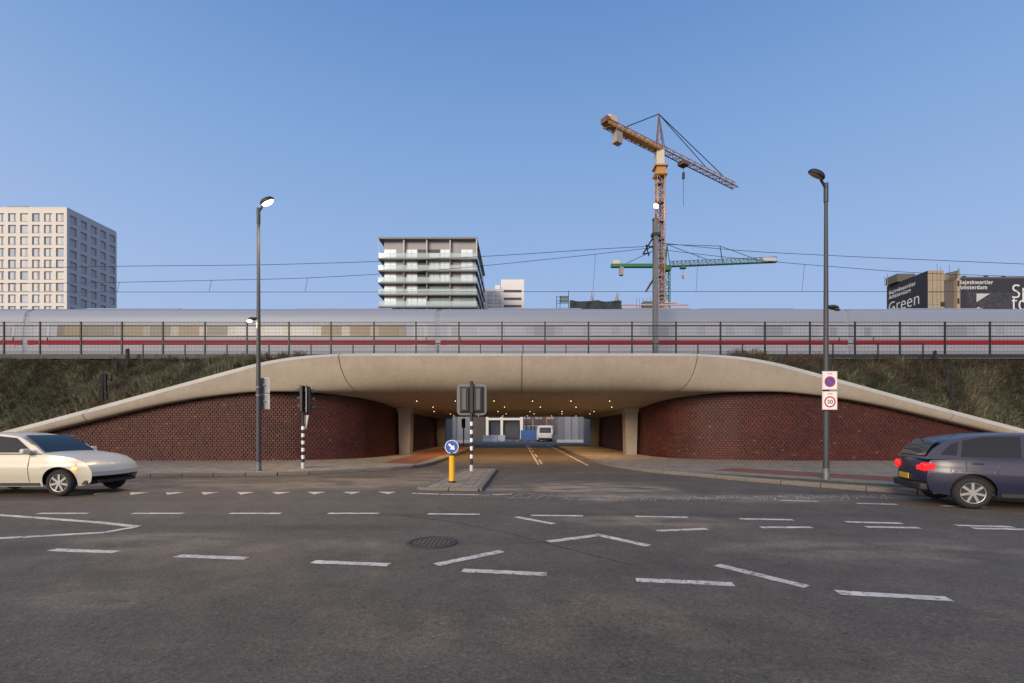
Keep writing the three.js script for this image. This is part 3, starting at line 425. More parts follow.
function stripedPole(t, H, n, y0, step, r = .055) {
  part(t, 'pole', cyl(r, r, H, 0, 0, 0, 16), mat.black); part(t, 'base_sleeve', cyl(r + .012, r + .012, .22, 0, 0, 0, 16), mat.lightGrey);
  for (let k = 0; k < n; k++) part(t, 'white_band', cyl(r + .004, r + .004, step * .5, 0, y0 + k * step, 0, 16), mat.white);
}
function signalHead(parent, name, w, h) { const g = new THREE.Group(); g.name = name; parent.add(g); part(g, 'housing', rbx(w, h, .16, .03), mat.black); for (let k = -1; k <= 1; k++) { const v = new THREE.CylinderGeometry(w * .36, w * .36, .16, 14, 1, true, -Math.PI * .6, Math.PI * 1.2); v.rotateX(-Math.PI / 2); v.translate(0, k * h * .3, -.15); part(g, 'visor', v, mat.black); const l = new THREE.CylinderGeometry(w * .34, w * .34, .02, 14); l.rotateX(Math.PI / 2); l.translate(0, k * h * .3, -.085); part(g, 'lens', l, M([.04, .03, .03], .2)); } return g; }
{ // left signal post
  const [x, z] = gnd(303, 471.5), t = thing('traffic_signal', 'traffic signal post with two black heads and a triangle, before the left wall', 'traffic signal', [x, .118, -z]);
  stripedPole(t, 2.7, 5, .36, .27);
  const a = signalHead(t, 'signal_head', .26, .98); a.position.set(-.02, 2.60, 0); a.rotation.y = Math.PI / 2; a.scale.set(1, 1, .7);
  const b = signalHead(t, 'signal_head', .3, 1.0); b.position.set(.20, 2.55, .02); b.rotation.y = -1.1;
  part(b, 'backboard', rbx(.42, 1.08, .02, .009, 0, 0, .06), mat.black); part(b, 'backboard_edge', bx(.03, .9, .03, .17, 0, .075), mat.lightGrey);
  const s = new THREE.Shape([[-.30, 0], [.30, 0], [0, -.52]].map(p => new THREE.Vector2(...p))), tg = new THREE.ExtrudeGeometry(s, { depth: .02, bevelEnabled: false }); tg.rotateY(-.85); tg.translate(.10, 1.98, -.06); part(t, 'give_way_triangle', tg, mat.lightGrey, 'grey back of a triangular sign');
  part(t, 'bracket', [bx(.3, .04, .04, .1, 2.25, 0), bx(.3, .04, .04, .1, 2.9, 0)], mat.black);
}
{ // island signal
  const [x, z] = gnd(471.5, 473), t = thing('traffic_signal', 'traffic signal with wide grey backboard on the traffic island', 'traffic signal', [x, .072, -z]);
  stripedPole(t, 3.15, 5, .45, .295, .05);
  const bb = new THREE.Shape(), W = .53, H = .56, r = .16; bb.moveTo(-W + r, -H); bb.lineTo(W - r, -H); bb.quadraticCurveTo(W, -H, W, -H + r); bb.lineTo(W, H - r); bb.quadraticCurveTo(W, H, W - r, H); bb.lineTo(-W + r, H); bb.quadraticCurveTo(-W, H, -W, H - r); bb.lineTo(-W, -H + r); bb.quadraticCurveTo(-W, -H, -W + r, -H);
  const g = new THREE.ExtrudeGeometry(bb, { depth: .03, bevelEnabled: true, bevelSize: .01, bevelThickness: .01, bevelSegments: 2 }); g.translate(0, 2.58, -.15); part(t, 'backboard', g, M([.13, .14, .15], .5));
  for (const s of [-1, 1]) {
    part(t, 'signal_head', rbx(.30, .88, .14, .03, s * .24, 2.58, -.04), mat.black); part(t, 'head_cover', rbx(.15, .78, .04, .02, s * .25, 2.58, .05), M([.085, .09, .10], .5)); part(t, 'frame_bar', bx(.03, .94, .05, s * .41, 2.58, -.06), mat.black);
    for (let k = -1; k <= 1; k++) { const v = new THREE.CylinderGeometry(.11, .11, .16, 14, 1, true, -Math.PI * .6, Math.PI * 1.2); v.rotateX(-Math.PI / 2); v.translate(s * .24, 2.58 + k * .28, -.24); part(t, 'visor', v, mat.black); }
  }
  part(t, 'frame_bar', [bx(.85, .03, .05, 0, 3.03, -.06), bx(.85, .03, .05, 0, 2.13, -.06)], mat.black);
  part(t, 'pole_cap', [cyl(.06, .06, .12, 0, 3.12, 0, 12), bx(.11, 1.0, .1, 0, 2.6, .04)], mat.black);
}
{ // far small signal under the bridge
  const [x, z] = gnd(463.5, 447), t = thing('traffic_signal', 'small dark traffic signal standing beyond the island under the bridge', 'traffic signal', [x, .118, -z]);
  part(t, 'pole', cyl(.05, .05, 1.7, 0, 0, 0, 10), mat.black); const a = signalHead(t, 'signal_head', .34, .85); a.position.set(0, 2.05, 0); a.rotation.y = Math.PI;
}
{ // keep-right bollard
  const [x, z] = gnd(452, 485), t = thing('traffic_bollard', 'yellow bollard with blue keep right arrow disc on the traffic island', 'bollard', [x, .072, -z]), s = z / F;
  const yel = M([.78, .42, .012], .45), H = 27 * s, r = 3.05 * s;
  part(t, 'yellow_post', cyl(r, r * .94, H - .03, 0, .03, 0, 20), yel); part(t, 'foot', cyl(r * 1.15, r * 1.1, .05, 0, 0, 0, 20), mat.darkSteel); part(t, 'grey_collar', cyl(r * .96, r * .9, .08, 0, H, 0, 20), mat.darkSteel);
  const rad = 6.9 * s, disc = new THREE.CylinderGeometry(rad, rad, .035, 36); disc.rotateX(Math.PI / 2); disc.translate(0, H + .05 + rad, .05); part(t, 'disc', disc, mat.lightGrey);
  const fc = new THREE.CircleGeometry(rad - .006, 36); fc.translate(0, H + .05 + rad, .0695);
  part(t, 'sign_face', fc, new THREE.MeshStandardMaterial({ roughness: .4, map: canvasTex(256, 256, g => { g.fillStyle = '#e8e8ea'; g.fillRect(0, 0, 256, 256); g.fillStyle = '#1655b4'; g.beginPath(); g.arc(128, 128, 118, 0, 7); g.fill(); g.translate(128, 128); g.rotate(Math.PI / 4); g.fillStyle = '#f2ece6'; g.beginPath(); g.moveTo(-78, -20); g.lineTo(4, -20); g.lineTo(4, -58); g.lineTo(82, 0); g.lineTo(4, 58); g.lineTo(4, 20); g.lineTo(-78, 20); g.fill(); }) }));
}

// ---------------------------------------------------------------- underpass ceiling lights
for (const [z, xo, row] of [[25.3, 0, 'front'], [27.3, .5, 'second'], [30.5, 0, 'middle'], [35, .4, 'fourth'], [40, 0, 'rearmost']]) for (let k = 0; k < 6; k++) {
  const x = -5.3 + xo + k * 2.02; if (Math.abs(x) > 6) continue;
  const y = under(x, z), t = thing('ceiling_light', `warm ceiling downlight, ${['leftmost', 'second from left', 'third from left', 'third from right', 'second from right', 'rightmost'][k]} of the ${row} row in the underpass`, 'ceiling light', [x, y + .02, -z], 0, 'downlights in the underpass ceiling');
  part(t, 'rim', cyl(.075, .075, .05, 0, -.05, 0, 14), mat.darkSteel);
  const bulb = new THREE.SphereGeometry(.027, 12, 8); bulb.translate(0, -.055, 0); part(t, 'bulb', bulb, new THREE.MeshStandardMaterial({ color: lin(.9, .75, .5), emissive: lin(1, .66, .30), emissiveIntensity: 3 }));
  const L = new THREE.SpotLight(lin(1, .56, .22), 6, 0, 1.2, .6, 2); L.position.set(0, -.12, 0); L.target.position.set(0, -3, 0); L.castShadow = true; L.shadow.radius = 2; t.add(L, L.target);
}

// ---------------------------------------------------------------- buildings
function facade(w, h, holes, depth) { const s = new THREE.Shape([[0, 0], [w, 0], [w, h], [0, h]].map(p => new THREE.Vector2(...p))); for (const [x, y, a, b] of holes) { const q = new THREE.Path([[x, y], [x, y + b], [x + a, y + b], [x + a, y]].map(p => new THREE.Vector2(...p))); s.holes.push(q); } return new THREE.ExtrudeGeometry(s, { depth, bevelEnabled: false }); }
{ // white tower block, left
  const z = 120, sc = F / z, xr = (66.8 - CX) / sc, H = EYE + (HY - 208.2) / sc, dep = 14.6, bay = 2.97, flo = 2.885, nx = 8, W = nx * bay + .35, b = thing('tower_block', 'pale tower block with grid of square windows at far left', 'building', [xr - W, 0, -z]);
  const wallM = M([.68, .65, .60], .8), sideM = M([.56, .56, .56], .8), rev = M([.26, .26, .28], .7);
  const y0 = H - 1.2, nf = 10, paneM = [M([.46, .53, .62], .12), M([.56, .62, .68], .14), M([.38, .45, .55], .1)], fr = M([.22, .235, .27], .5), blind = M([.62, .61, .58], .7), holes = [];
  for (let i = 0; i < nx; i++) for (let j = 0; j < nf; j++) holes.push([.35 + i * bay + .25, y0 - 2.05 - j * flo, 2.0, 2.0]);
  part(b, 'front_wall', facade(W, H, holes, .4).translate(0, 0, -.4), wallM);
  const rw = rng(5);
  for (const [x, y, w, h] of holes) { const win = part(b, 'window', [bx(w, .10, .12, x + w / 2, y + .05, -.3), bx(w, .10, .12, x + w / 2, y + h - .05, -.3), bx(.10, h - .2, .12, x + .05, y + h / 2, -.3), bx(.10, h - .2, .12, x + w - .05, y + h / 2, -.3)], fr); part(win, 'pane', bx(w - .1, h - .1, .03, x + w / 2, y + h / 2, -.33), paneM[Math.floor(rw() * 3)]); const i = Math.round((x - .6) / bay); if (i % 3 !== 1) { part(win, 'mullion', bx(.26, h - .2, .10, x + w * (.58 + .08 * (i % 2)), y + h / 2, -.28), fr); } if (rw() < .4) part(win, 'blind', bx(w * .45, h - .22, .02, x + w * .27, y + h / 2, -.305), blind); part(win, 'sill', bx(w + .1, .07, .30, x + w / 2, y - .035, -.10), rev); }
  // right flank: local x runs away from the viewer
  const sh = [], bs = dep / 5; for (let i = 0; i < 5; i++) for (let j = 0; j < nf; j++) sh.push([i * bs + .5, y0 - 2.05 - j * flo, 1.85, 1.95]);
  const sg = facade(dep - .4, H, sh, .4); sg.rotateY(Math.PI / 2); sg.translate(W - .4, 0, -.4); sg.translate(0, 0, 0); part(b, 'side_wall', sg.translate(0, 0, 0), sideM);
  const grey = M([.42, .44, .46], .35);
  for (const [x, y, w, h] of sh) { const zc = -.4 - (x + w / 2), win = part(b, 'window', [bx(.12, .13, w, W - .26, y + .065, zc), bx(.12, .13, w, W - .26, y + h - .065, zc), bx(.12, h - .26, .13, W - .26, y + h / 2, zc - w / 2 + .065), bx(.12, h - .26, .13, W - .26, y + h / 2, zc + w / 2 - .065)], fr); part(win, 'pane', bx(.03, h - .2, w - .2, W - .30, y + h / 2, zc), grey); }
  part(b, 'core', bx(W - .9, H - .3, dep - .9, W / 2, H / 2 - .15, -dep / 2), rev);
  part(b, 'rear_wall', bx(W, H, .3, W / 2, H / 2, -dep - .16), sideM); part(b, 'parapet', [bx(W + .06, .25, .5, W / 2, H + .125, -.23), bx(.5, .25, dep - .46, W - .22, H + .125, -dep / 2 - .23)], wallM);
  part(b, 'roof_plant', [rbx(5, 1.5, 4, .1, W - 14.5, H + .75, -4), bx(1.6, .6, 1.4, W - 11.5, H + .3, -4)], rev); part(b, 'roof_vents', [bx(1, .5, .8, W - 11, H + .4, -1.5), bx(1.4, .45, .8, W - 9, H + .4, -1.5)], rev);
}
{ // apartment block, centre
  const z = 120, sc = F / z, X = p => (p - CX) / sc, Y = p => EYE + (HY - p) / sc, x0 = X(378), x1 = X(477.2), W = x1 - x0, b = thing('apartment_block', 'grey apartment block with glazed balconies on every floor, centre left', 'building', [x0, 0, -z]);
  const D = 29, H = Y(237), slabM = M([.20, .20, .21], .6), panelM = M([.33, .32, .34], .7), whiteG = M([.78, .84, .88], .15), paleG = M([.60, .68, .72], .12), greenG = M([.20, .27, .28], .08), darkG = M([.05, .055, .065], .12), finM = M([.50, .50, .51], .6), bal = new THREE.MeshPhysicalMaterial({ color: lin(.80, .90, .92), roughness: .05, transmission: .75, thickness: 0 }), edgeM = M([.36, .40, .42], .4);
  const fx0 = 1.1, fx1 = W - 1.05, fz = -1.6;
  part(b, 'core', bx(fx1 - fx0 - .1, H - 1.2, D - 3.4, (fx0 + fx1) / 2, (H - 1.2) / 2, -D / 2), panelM);
  const slabs = [257.6, 269.7, 281.8, 293.6, 305.8].map(Y); for (let k = 1; k < 10; k++) slabs.push(slabs[4] - 3.02 * k);
  const cells = [[82.5, 95.2, 'w'], [95.2, 103, 'p'], [104.4, 116.3, 'w'], [116.3, 126, 'd'], [127, 139, 'd'], [139.2, 149, 'w'], [149.8, 160, 'p'], [160, 172.5, 'w'], [172.5, 175.5, 'p']].map(([a, c, t]) => [X(a + 300) - x0, X(c + 300) - x0, t]);
  slabs.forEach((y, f) => {
    const hh = f === 0 ? H - y : slabs[f - 1] - y - .36;
    part(b, 'balcony_slab', bx(W, .38, D, W / 2, y - .19, -D / 2), slabM);
    if (f > 5) return;
    const fl = part(b, 'storey_front', bx(fx1 - fx0, hh - .02, .12, (fx0 + fx1) / 2, y + hh / 2, fz + .05), panelM);
    cells.forEach(([a, c, t], i) => {
      if (t === 'p') { part(fl, 'panel', bx(c - a - .08, hh - .1, .06, (a + c) / 2, y + hh / 2, fz + .15), panelM); return; }
      const wh = f === 0 ? 2.5 : hh - .12, m = t === 'd' ? (f === 4 && i === 3 ? whiteG : i === 3 ? darkG : f > 2 ? greenG : paleG) : (f >= 3 && i >= 5 ? greenG : whiteG);
      part(fl, 'window', bx(c - a - .1, wh, .05, (a + c) / 2, y + wh / 2 + .02, fz + .14), m); part(fl, 'window_frame', [bx(.07, wh, .1, a + .05, y + wh / 2, fz + .16), bx(.07, wh, .1, c - .05, y + wh / 2, fz + .16), bx(.06, wh, .09, (a + c) / 2, y + wh / 2, fz + .16)], slabM);
      if (f === 0 && t === 'd') part(fl, 'dark_opening', bx(c - a - .1, .9, .07, (a + c) / 2, y + 2.1, fz + .15), darkG);
    });
    part(b, 'balustrade', [bx(W - .1, 1.12, .03, W / 2, y + .57, -.08), bx(.03, 1.12, D - .4, W - .08, y + .57, -D / 2), bx(.03, 1.12, D - .4, .08, y + .57, -D / 2)], bal);
    part(b, 'handrail', [bx(W, .05, .07, W / 2, y + 1.16, -.08), bx(.07, .05, D - .3, W - .08, y + 1.16, -D / 2)], edgeM);
    for (const p of [403.4, 426.4, 449.8]) part(b, 'fin', bx(.26, hh - .02, 1.1, X(p) - x0, y + hh / 2, -.95), f ? slabM : finM);
    for (const q of [.28, .5, .75]) part(b, 'side_fin', bx(1.0, hh - .02, .3, W - .55, y + hh / 2, -D * q), slabM);
  });
  part(b, 'roof_slab', bx(W, .42, D, W / 2, H - .2, -D / 2), slabM); part(b, 'corner_post', [bx(.16, H - slabs[0], .16, .1, (H + slabs[0]) / 2 - .2, -.1), bx(.3, H - slabs[0], .3, W - .16, (H + slabs[0]) / 2 - .2, -.16)], finM);
  part(b, 'roof_hatch', [bx(2.2, .3, 2, X(427) - x0, H + .75, -8), bx(.3, .7, .3, X(427) - x0, H + .3, -8)], slabM);
}
{ // small white building behind
  const z = 155, sc = F / z, X = p => (p - CX) / sc, Y = p => EYE + (HY - p) / sc, x0 = X(484), b = thing('white_building', 'small white building with dark slot windows right of the apartments', 'building', [x0, 0, -z]), wm = M([.72, .71, .70], .7), dk = M([.06, .065, .08], .3), fr = M([.34, .35, .37], .6);
  const xa = X(501) - x0, xb = X(524) - x0, ha = Y(288.5), hb = Y(279.5);
  const slots = [291, 298.7, 306].map(p => [xa + .9, Y(p) - .5, xb - xa - 1.7, .85]);
  part(b, 'tower_wall', facade(xb - xa, hb, slots.map(([x, y, w, h]) => [x - xa, y, w, h]), .3).translate(xa, 0, -.3), wm); for (const [x, y, w, h] of slots) part(b, 'slot_window', bx(w, h, .05, x + w / 2, y + h / 2, -.34), dk);
  part(b, 'tower_body', bx(xb - xa - .05, hb - .1, 12, (xa + xb) / 2, hb / 2 - .05, -6.4), wm); part(b, 'wing', bx(xa - .1, ha, 10, xa / 2, ha / 2, -5.6), wm);
  for (const px of [490, 497]) for (const py of [293.5, 301, 308]) { const w = part(b, 'window', bx(1.5, 1.5, .06, X(px) - x0, Y(py), -.58), fr); part(w, 'pane', bx(1.2, 1.2, .04, X(px) - x0, Y(py), -.55), M([.5, .53, .56], .2)); }
  part(b, 'roof_step', bx(1.6, 1.5, 3, xa - 1.2, ha + .75, -3), wm); part(b, 'roof_mast', bar(V(xb - 2, hb, -3), V(xb - 2, hb + 1.2, -3), .06), dk);
}
{ // unfinished building behind the train
  const z = 105, sc = F / z, X = p => (p - CX) / sc, Y = p => EYE + (HY - p) / sc, x0 = X(556), b = thing('unfinished_building', 'unfinished building with dark tarpaulin parapet and scaffold, behind the train', 'building', [x0, 0, -z]), c = M([.30, .27, .25], .8), tarp = M([.022, .035, .04], .8), pk = M([.46, .29, .27], .7);
  const L = X(690) - x0; part(b, 'floor_slab', bx(L, .5, 16, L / 2, Y(309), -8), c); part(b, 'lower_floors', bx(L - 1, Y(309) - .3, 14, L / 2, Y(309) / 2 - .15, -8), c);
  const tw = X(621.5) - X(569.5), tg = new THREE.PlaneGeometry(tw, 1.9, 60, 6); { const p = tg.attributes.position; for (let i = 0; i < p.count; i++) { p.setZ(i, Math.sin(p.getX(i) * 2.1) * .12 + (fbm(p.getX(i) * 1.5, p.getY(i) * 2, 511) - .5) * .5); if (p.getY(i) > .8) p.setY(i, p.getY(i) - Math.abs(Math.sin(p.getX(i) * .6)) * .3); } tg.computeVertexNormals(); } tg.translate(X(569.5) - x0 + tw / 2, Y(305) + .05, .25); part(b, 'tarpaulin', tg, tarp);
  const sc_ = []; for (const p of [556.5, 560, 568.5]) sc_.push(bar(V(X(p) - x0, Y(309), .1), V(X(p) - x0, Y(p > 568 ? 291 : 296), .1), .07)); for (const q of [297, 301, 303.5]) sc_.push(bar(V(.1, Y(q), .1), V(X(568.5) - x0, Y(q), .1), .05)); part(b, 'scaffold', sc_, tarp); part(b, 'scaffold_net', bx(1.9, 1.5, .03, X(564) - x0, Y(299.3), .0), M([.12, .2, .25], .8));
  part(b, 'pink_beam', [bx(X(688) - X(621), .3, .3, (X(621) + X(688)) / 2 - x0, Y(305.2), .3), bx(X(676) - X(664), .25, .3, X(670) - x0, Y(303.2), .3)], pk);
  for (const p of [592, 617]) { const g = new THREE.ConeGeometry(.85, 2.9, 7, 1, false); g.scale(.7, 1, .5); g.translate(X(p) - x0, Y(303) + 1.2, -.6); part(b, 'netted_column', g, M([.30, .25, .30], .9)); part(b, 'column_bars', [bar(V(X(p + 2) - x0, Y(304), -.6), V(X(p + 2) - x0, Y(291.5), -.6), .08)], c); }
  for (const p of [637, 640, 643.5, 647, 651]) part(b, 'prop', bar(V(X(p) - x0, Y(308), -.5), V(X(p) - x0, Y(296 + (p % 3)), -.5), .06), M([.25, .2, .2], .7));
  part(b, 'site_cabin', bx(2.4, 1.5, 2, X(650) - x0, Y(303.5), -2), M([.05, .12, .14], .6));
}
{ // concrete tower with banners, right
  const z = 75, sc = F / z, X = p => (p - CX) / sc, Y = p => EYE + (HY - p) / sc, x0 = X(928), b = thing('bannered_tower', 'concrete tower hung with dark lettered banners at far right', 'building', [x0, 0, -z]), cm = M([.50, .43, .34], .85, { map: rep(concreteTex, .3) }), cg = M([.16, .155, .15], .9, { map: rep(concreteTex, .3) }), dk = M([.02, .02, .024], .4), ban = [.022, .023, .029];
  const H = Y(270.5), D = 8.3, w1 = X(944) - x0, w2 = X(957) - x0, w3 = X(960.3) - x0;
  part(b, 'tower_wall', meterUV(bx(w1, H, D, w1 / 2, H / 2, -D / 2)), cm);
  for (const p of [932.5, 937, 940.5]) part(b, 'panel_joint', bx(.04, H - .3, .02, X(p) - x0, H / 2, .012), cg);
  for (let k = 0; k < 6; k++) part(b, 'panel_joint', bx(w1 - .1, .04, .02, w1 / 2, H - 1.5 - k * 1.9, .013), cg);
  part(b, 'recessed_wall', meterUV(bx(w2 - w1 - .02, Y(279), D - .5, (w1 + w2) / 2, Y(279) / 2, -D / 2 - .3)), cg); part(b, 'upper_recess', meterUV(bx(w2 - w1 - .04, Y(270.5) - Y(279) - .02, D - 2, (w1 + w2) / 2, (Y(270.5) + Y(279)) / 2, -D / 2 - .9)), cm);
  part(b, 'edge_wall', meterUV(bx(w3 - w2, H, D, (w2 + w3) / 2, H / 2, -D / 2)), cm);
  part(b, 'dark_window', [bx(.65, .7, .05, X(942.7) - x0, Y(304.3), .02)], dk); for (const py of [283.5, 301]) part(b, 'slot_window', bx(.28, .85, .05, X(958.3) - x0, Y(py), .018), dk);
  const pipe = []; for (const [a, q, c, d] of [[945, 279, 945, 274], [945, 274, 956, 271.5], [948, 276, 956, 274], [950, 278, 957, 276], [956, 277, 958, 269]]) pipe.push(bar(V(X(a) - x0, Y(q), .15), V(X(c) - x0, Y(d), .15), .09)); part(b, 'roof_pipes', pipe, mat.galv);
  for (const [px, h] of [[914, 1.0], [917, 1.5], [945.5, 1.6], [949, 1.0], [958, 1.4]]) part(b, 'antenna', bar(V(X(px) - x0, px < 928 ? H - .6 : H, px < 928 ? -6 : -1.5), V(X(px) - x0, H + h, px < 928 ? -6 : -1.5), .04), mat.galv);
  part(b, 'roof_box', bx(3, 1.3, 2.5, .9 , H + .6, -6.6), cg);
  // left flank banner, lettering runs from far to near
  const bw = D - .1, bh = 9.5, t1 = canvasTex(768, 878, g => { g.fillStyle = '#272a31'; g.fillRect(0, 0, 768, 878); g.fillStyle = '#cfd2d6'; g.font = 'bold 78px sans-serif'; g.fillText('Bajeskwartier', 40, 138); g.fillText('Amsterdam', 40, 212); g.font = '226px sans-serif'; g.fillText('Green', 26, 430); });
  const p1 = new THREE.PlaneGeometry(bw, bh); p1.rotateY(-Math.PI / 2); p1.translate(-.09, H - bh / 2 - .1, -D / 2); part(b, 'banner', p1, new THREE.MeshStandardMaterial({ map: t1, roughness: .7 }), 'dark banner reading Bajeskwartier Amsterdam Green'); part(b, 'banner_frame', bx(.06, bh + .1, bw + .05, -.05, H - bh / 2 - .1, -D / 2), dk);
  // long wing with front banner
  const wl = 34, hw = Y(277.3), wing = part(b, 'wing', meterUV(bx(wl, hw, 8, w3 + .03 + wl / 2, hw / 2, -4.6)), cm); part(wing, 'coping', bx(wl, .25, .5, w3 + .03 + wl / 2, hw + .125, -.8), cg);
  const fw = 20, fh = 8, t2 = canvasTex(2000, 800, g => { g.fillStyle = '#2c2e35'; g.fillRect(0, 0, 2000, 800); const r = rng(77); for (let k = 0; k < 900; k++) { g.fillStyle = `rgba(${90 + r() * 70},${92 + r() * 70},${100 + r() * 70},.05)`; g.beginPath(); g.ellipse(150 + r() * 750, 200 + r() * 600, 8 + r() * 40, 5 + r() * 22, r() * 3, 0, 7); g.fill(); } g.fillStyle = '#c9ccd0'; g.font = 'bold 80px sans-serif'; g.fillText('Bajeskwartier', 14, 84); g.fillText('Amsterdam', 14, 164); g.fillStyle = '#b7b9bd'; g.beginPath(); g.moveTo(292, 232); g.lineTo(505, 232); g.lineTo(292, 366); g.fill(); g.beginPath(); g.moveTo(270, 505); g.lineTo(300, 450); g.lineTo(335, 440); g.lineTo(390, 505); g.fill(); g.fillStyle = '#d4d6d9'; g.font = '290px sans-serif'; g.fillText('Sp', 835, 300); g.fillText('to', 835, 490); });
  const p2 = new THREE.PlaneGeometry(fw, fh); p2.translate(w3 + .1 + fw / 2, hw - fh / 2 - .05, -.53); part(b, 'banner', p2, new THREE.MeshStandardMaterial({ map: t2, roughness: .7 }), 'dark banner reading Bajeskwartier Amsterdam'); part(b, 'banner_frame', bx(fw + .05, fh + .05, .05, w3 + .1 + fw / 2, hw - fh / 2 - .05, -.57), dk);
  for (const px of [968, 990, 1008]) part(wing, 'roof_lamp', bx(.5, .12, .3, X(px) - x0, hw + .35, -.7), dk);
}

// ---------------------------------------------------------------- cranes
function lattice(a, b, w, h, n, r, up = V(0, 1, 0), tri = false) {   // truss between a and b
  const d = b.clone().sub(a).normalize(), side = d.clone().cross(up).normalize(), u = side.clone().cross(d).normalize(), g = [];
  const cor = tri ? [[-1, 0], [1, 0], [0, 1]] : [[-1, -1], [1, -1], [1, 1], [-1, 1]], P = (k, t) => { const [s, v] = cor[k]; return a.clone().lerp(b, t).addScaledVector(side, s * w / 2).addScaledVector(u, tri ? v * h : v * h / 2); };
  for (let k = 0; k < cor.length; k++) { g.push(bar(P(k, 0), P(k, 1), r * 1.5, 5)); const k2 = (k + 1) % cor.length; for (let i = 0; i < n; i++) { const t0 = i / n, t1 = (i + 1) / n; g.push(i % 2 ? bar(P(k, t0), P(k2, t1), r, 4) : bar(P(k2, t0), P(k, t1), r, 4)); if (i) g.push(bar(P(k, t0), P(k2, t0), r, 4)); } }
  return g;
}
const yel = M([.36, .185, .075], .55, { metalness: .1 }), yel2 = M([.45, .235, .075], .55), rust = M([.16, .085, .06], .6), cable = M([.035, .035, .045], .6), cream = M([.58, .52, .43], .6), greenM = M([.022, .15, .075], .5), green2 = M([.10, .20, .20], .55), paleJ = M([.34, .30, .34], .6);
{
  const z = 115, base = at(660, 430, z), t = thing('tower_crane', 'tall orange tower crane with raised tower peak behind the train', 'tower crane', [base.x, 0, -z]); const L = (p, q, zz) => at(p, q, zz).sub(V(base.x, 0, -z));
  const yj = at(0, 149, z).y, mastTop = yj - 6.5;
  part(t, 'mast', lattice(V(0, 0, 0), V(0, mastTop, 0), 1.75, 1.75, 34, .085, V(1, 0, 0)), yel); part(t, 'mast_ladder', lattice(V(.1, 0, 0), V(.1, mastTop, 0), .5, .3, 60, .035, V(1, 0, 0)), rust);
  for (let k = 0; k < 9; k++) part(t, 'mast_platform', bx(1.5, .12, 1.5, .05, mastTop - 2 - k * 4.4, 0), rust);
  part(t, 'slewing_ring', [bx(2.9, .5, 2.9, 0, mastTop + .2, 0), bx(2.2, 1.4, 2.2, 0, mastTop + 1.2, 0), bx(3.1, .25, 3.1, 0, mastTop + 2.0, 0)], yel2); part(t, 'operator_cab', [rbx(1.9, 3.4, 1.9, .1, -.2, mastTop + 4.0, .3)], cream);
  const A = L(606.5, 122, 104.6), B = L(736.5, 187, 132.8); A.y = B.y = yj - .3; const dir = B.clone().sub(A).normalize(); const O = V(0, yj - .3, 0); const Bp = O.clone().addScaledVector(dir, B.clone().sub(O).dot(dir)), Ap = O.clone().addScaledVector(dir, A.clone().sub(O).dot(dir));
  part(t, 'jib', lattice(O.clone().addScaledVector(dir, 1.2), Bp, 1.5, 1.5, 22, .075, V(0, 1, 0), true), paleJ); part(t, 'jib_lower_chord', [-.75, .75].map(s => { const sd = dir.clone().cross(V(0, 1, 0)).multiplyScalar(s); return bar(O.clone().add(sd), Bp.clone().add(sd), .13, 6); }), rust);
  const yaw = Math.atan2(-dir.z, dir.x), cl = Ap.length ? O.distanceTo(Ap) : 20, mid = O.clone().lerp(Ap, .5);
  const cb = bx(cl, .35, 1.9, 0, 0, 0); cb.rotateY(yaw); cb.translate(mid.x, mid.y - .1, mid.z); part(t, 'counter_jib', [cb, ...lattice(O, Ap, 1.9, 1.1, 12, .07)], yel2);
  const cw = O.clone().lerp(Ap, .80); part(t, 'counterweight', [0, 1, 2].map(k => { const g = bx(.6, 3.6, 1.4, 0, -1.5, 0); g.translate((k - 1) * .64, 0, 0); g.rotateY(yaw); g.translate(cw.x, cw.y, cw.z); return g; }), M([.33, .31, .28], .8));
  const wn = O.clone().lerp(Ap, .90); const wg = rbx(2.4, 1.8, 1.6, .1); wg.rotateY(yaw); wg.translate(wn.x, wn.y + 1.1, wn.z); part(t, 'winch_house', wg, cream); const wg2 = bx(1.2, 1.2, 1.8); wg2.rotateY(yaw); wg2.translate(Ap.x, Ap.y + .5, Ap.z); part(t, 'winch_drum', wg2, rust);
  const peak = V(-.3, at(0, 114, z).y, 0); part(t, 'tower_peak', [...[[-.9, -.6], [.9, -.6], [.9, .6], [-.9, .6]].map(([a, c]) => bar(V(a, yj, c), peak, .13, 5)), ...[.25, .5, .72].flatMap(u => { const s = 1 - u; return [bar(V(-.9 * s - .3 * u, lerp(yj, peak.y, u), .6 * s), V(.9 * s - .3 * u, lerp(yj, peak.y, u), .6 * s), .06), bar(V(-.9 * s - .3 * u, lerp(yj, peak.y, u), .6 * s), V(.9 * s - .25, lerp(yj, peak.y, Math.max(0, u - .24)), .6 * s), .05)]; })], rust);
  part(t, 'pendant_line', bar(peak, O.clone().lerp(Bp, .58).add(V(0, 1.5, 0)), .10, 5), cable); part(t, 'pendant_line', bar(peak, O.clone().lerp(Bp, .82).add(V(0, 1.5, 0)), .11, 5), cable); part(t, 'pendant_line', [bar(peak, O.clone().lerp(Ap, .72).add(V(0, .6, 0)), .12, 5)], cable);
  const tr = O.clone().lerp(Bp, .28); part(t, 'trolley', (() => { const g = bx(2.2, .9, 1.9); g.rotateY(yaw); g.translate(tr.x, tr.y - .5, tr.z); return g; })(), rust); part(t, 'hoist_rope', bar(tr.clone().add(V(0, -.8, 0)), tr.clone().add(V(0, -11, 0)), .05), cable); part(t, 'hook_block', [bx(.55, 1.5, .5, tr.x, tr.y - 3.4, tr.z)], cable);
  const fy = at(0, 210, z).y, fl = V(-1.55, fy, 1.8); part(t, 'floodlight_bracket', bar(V(-.8, fy + .6, .8), fl, .07), rust);
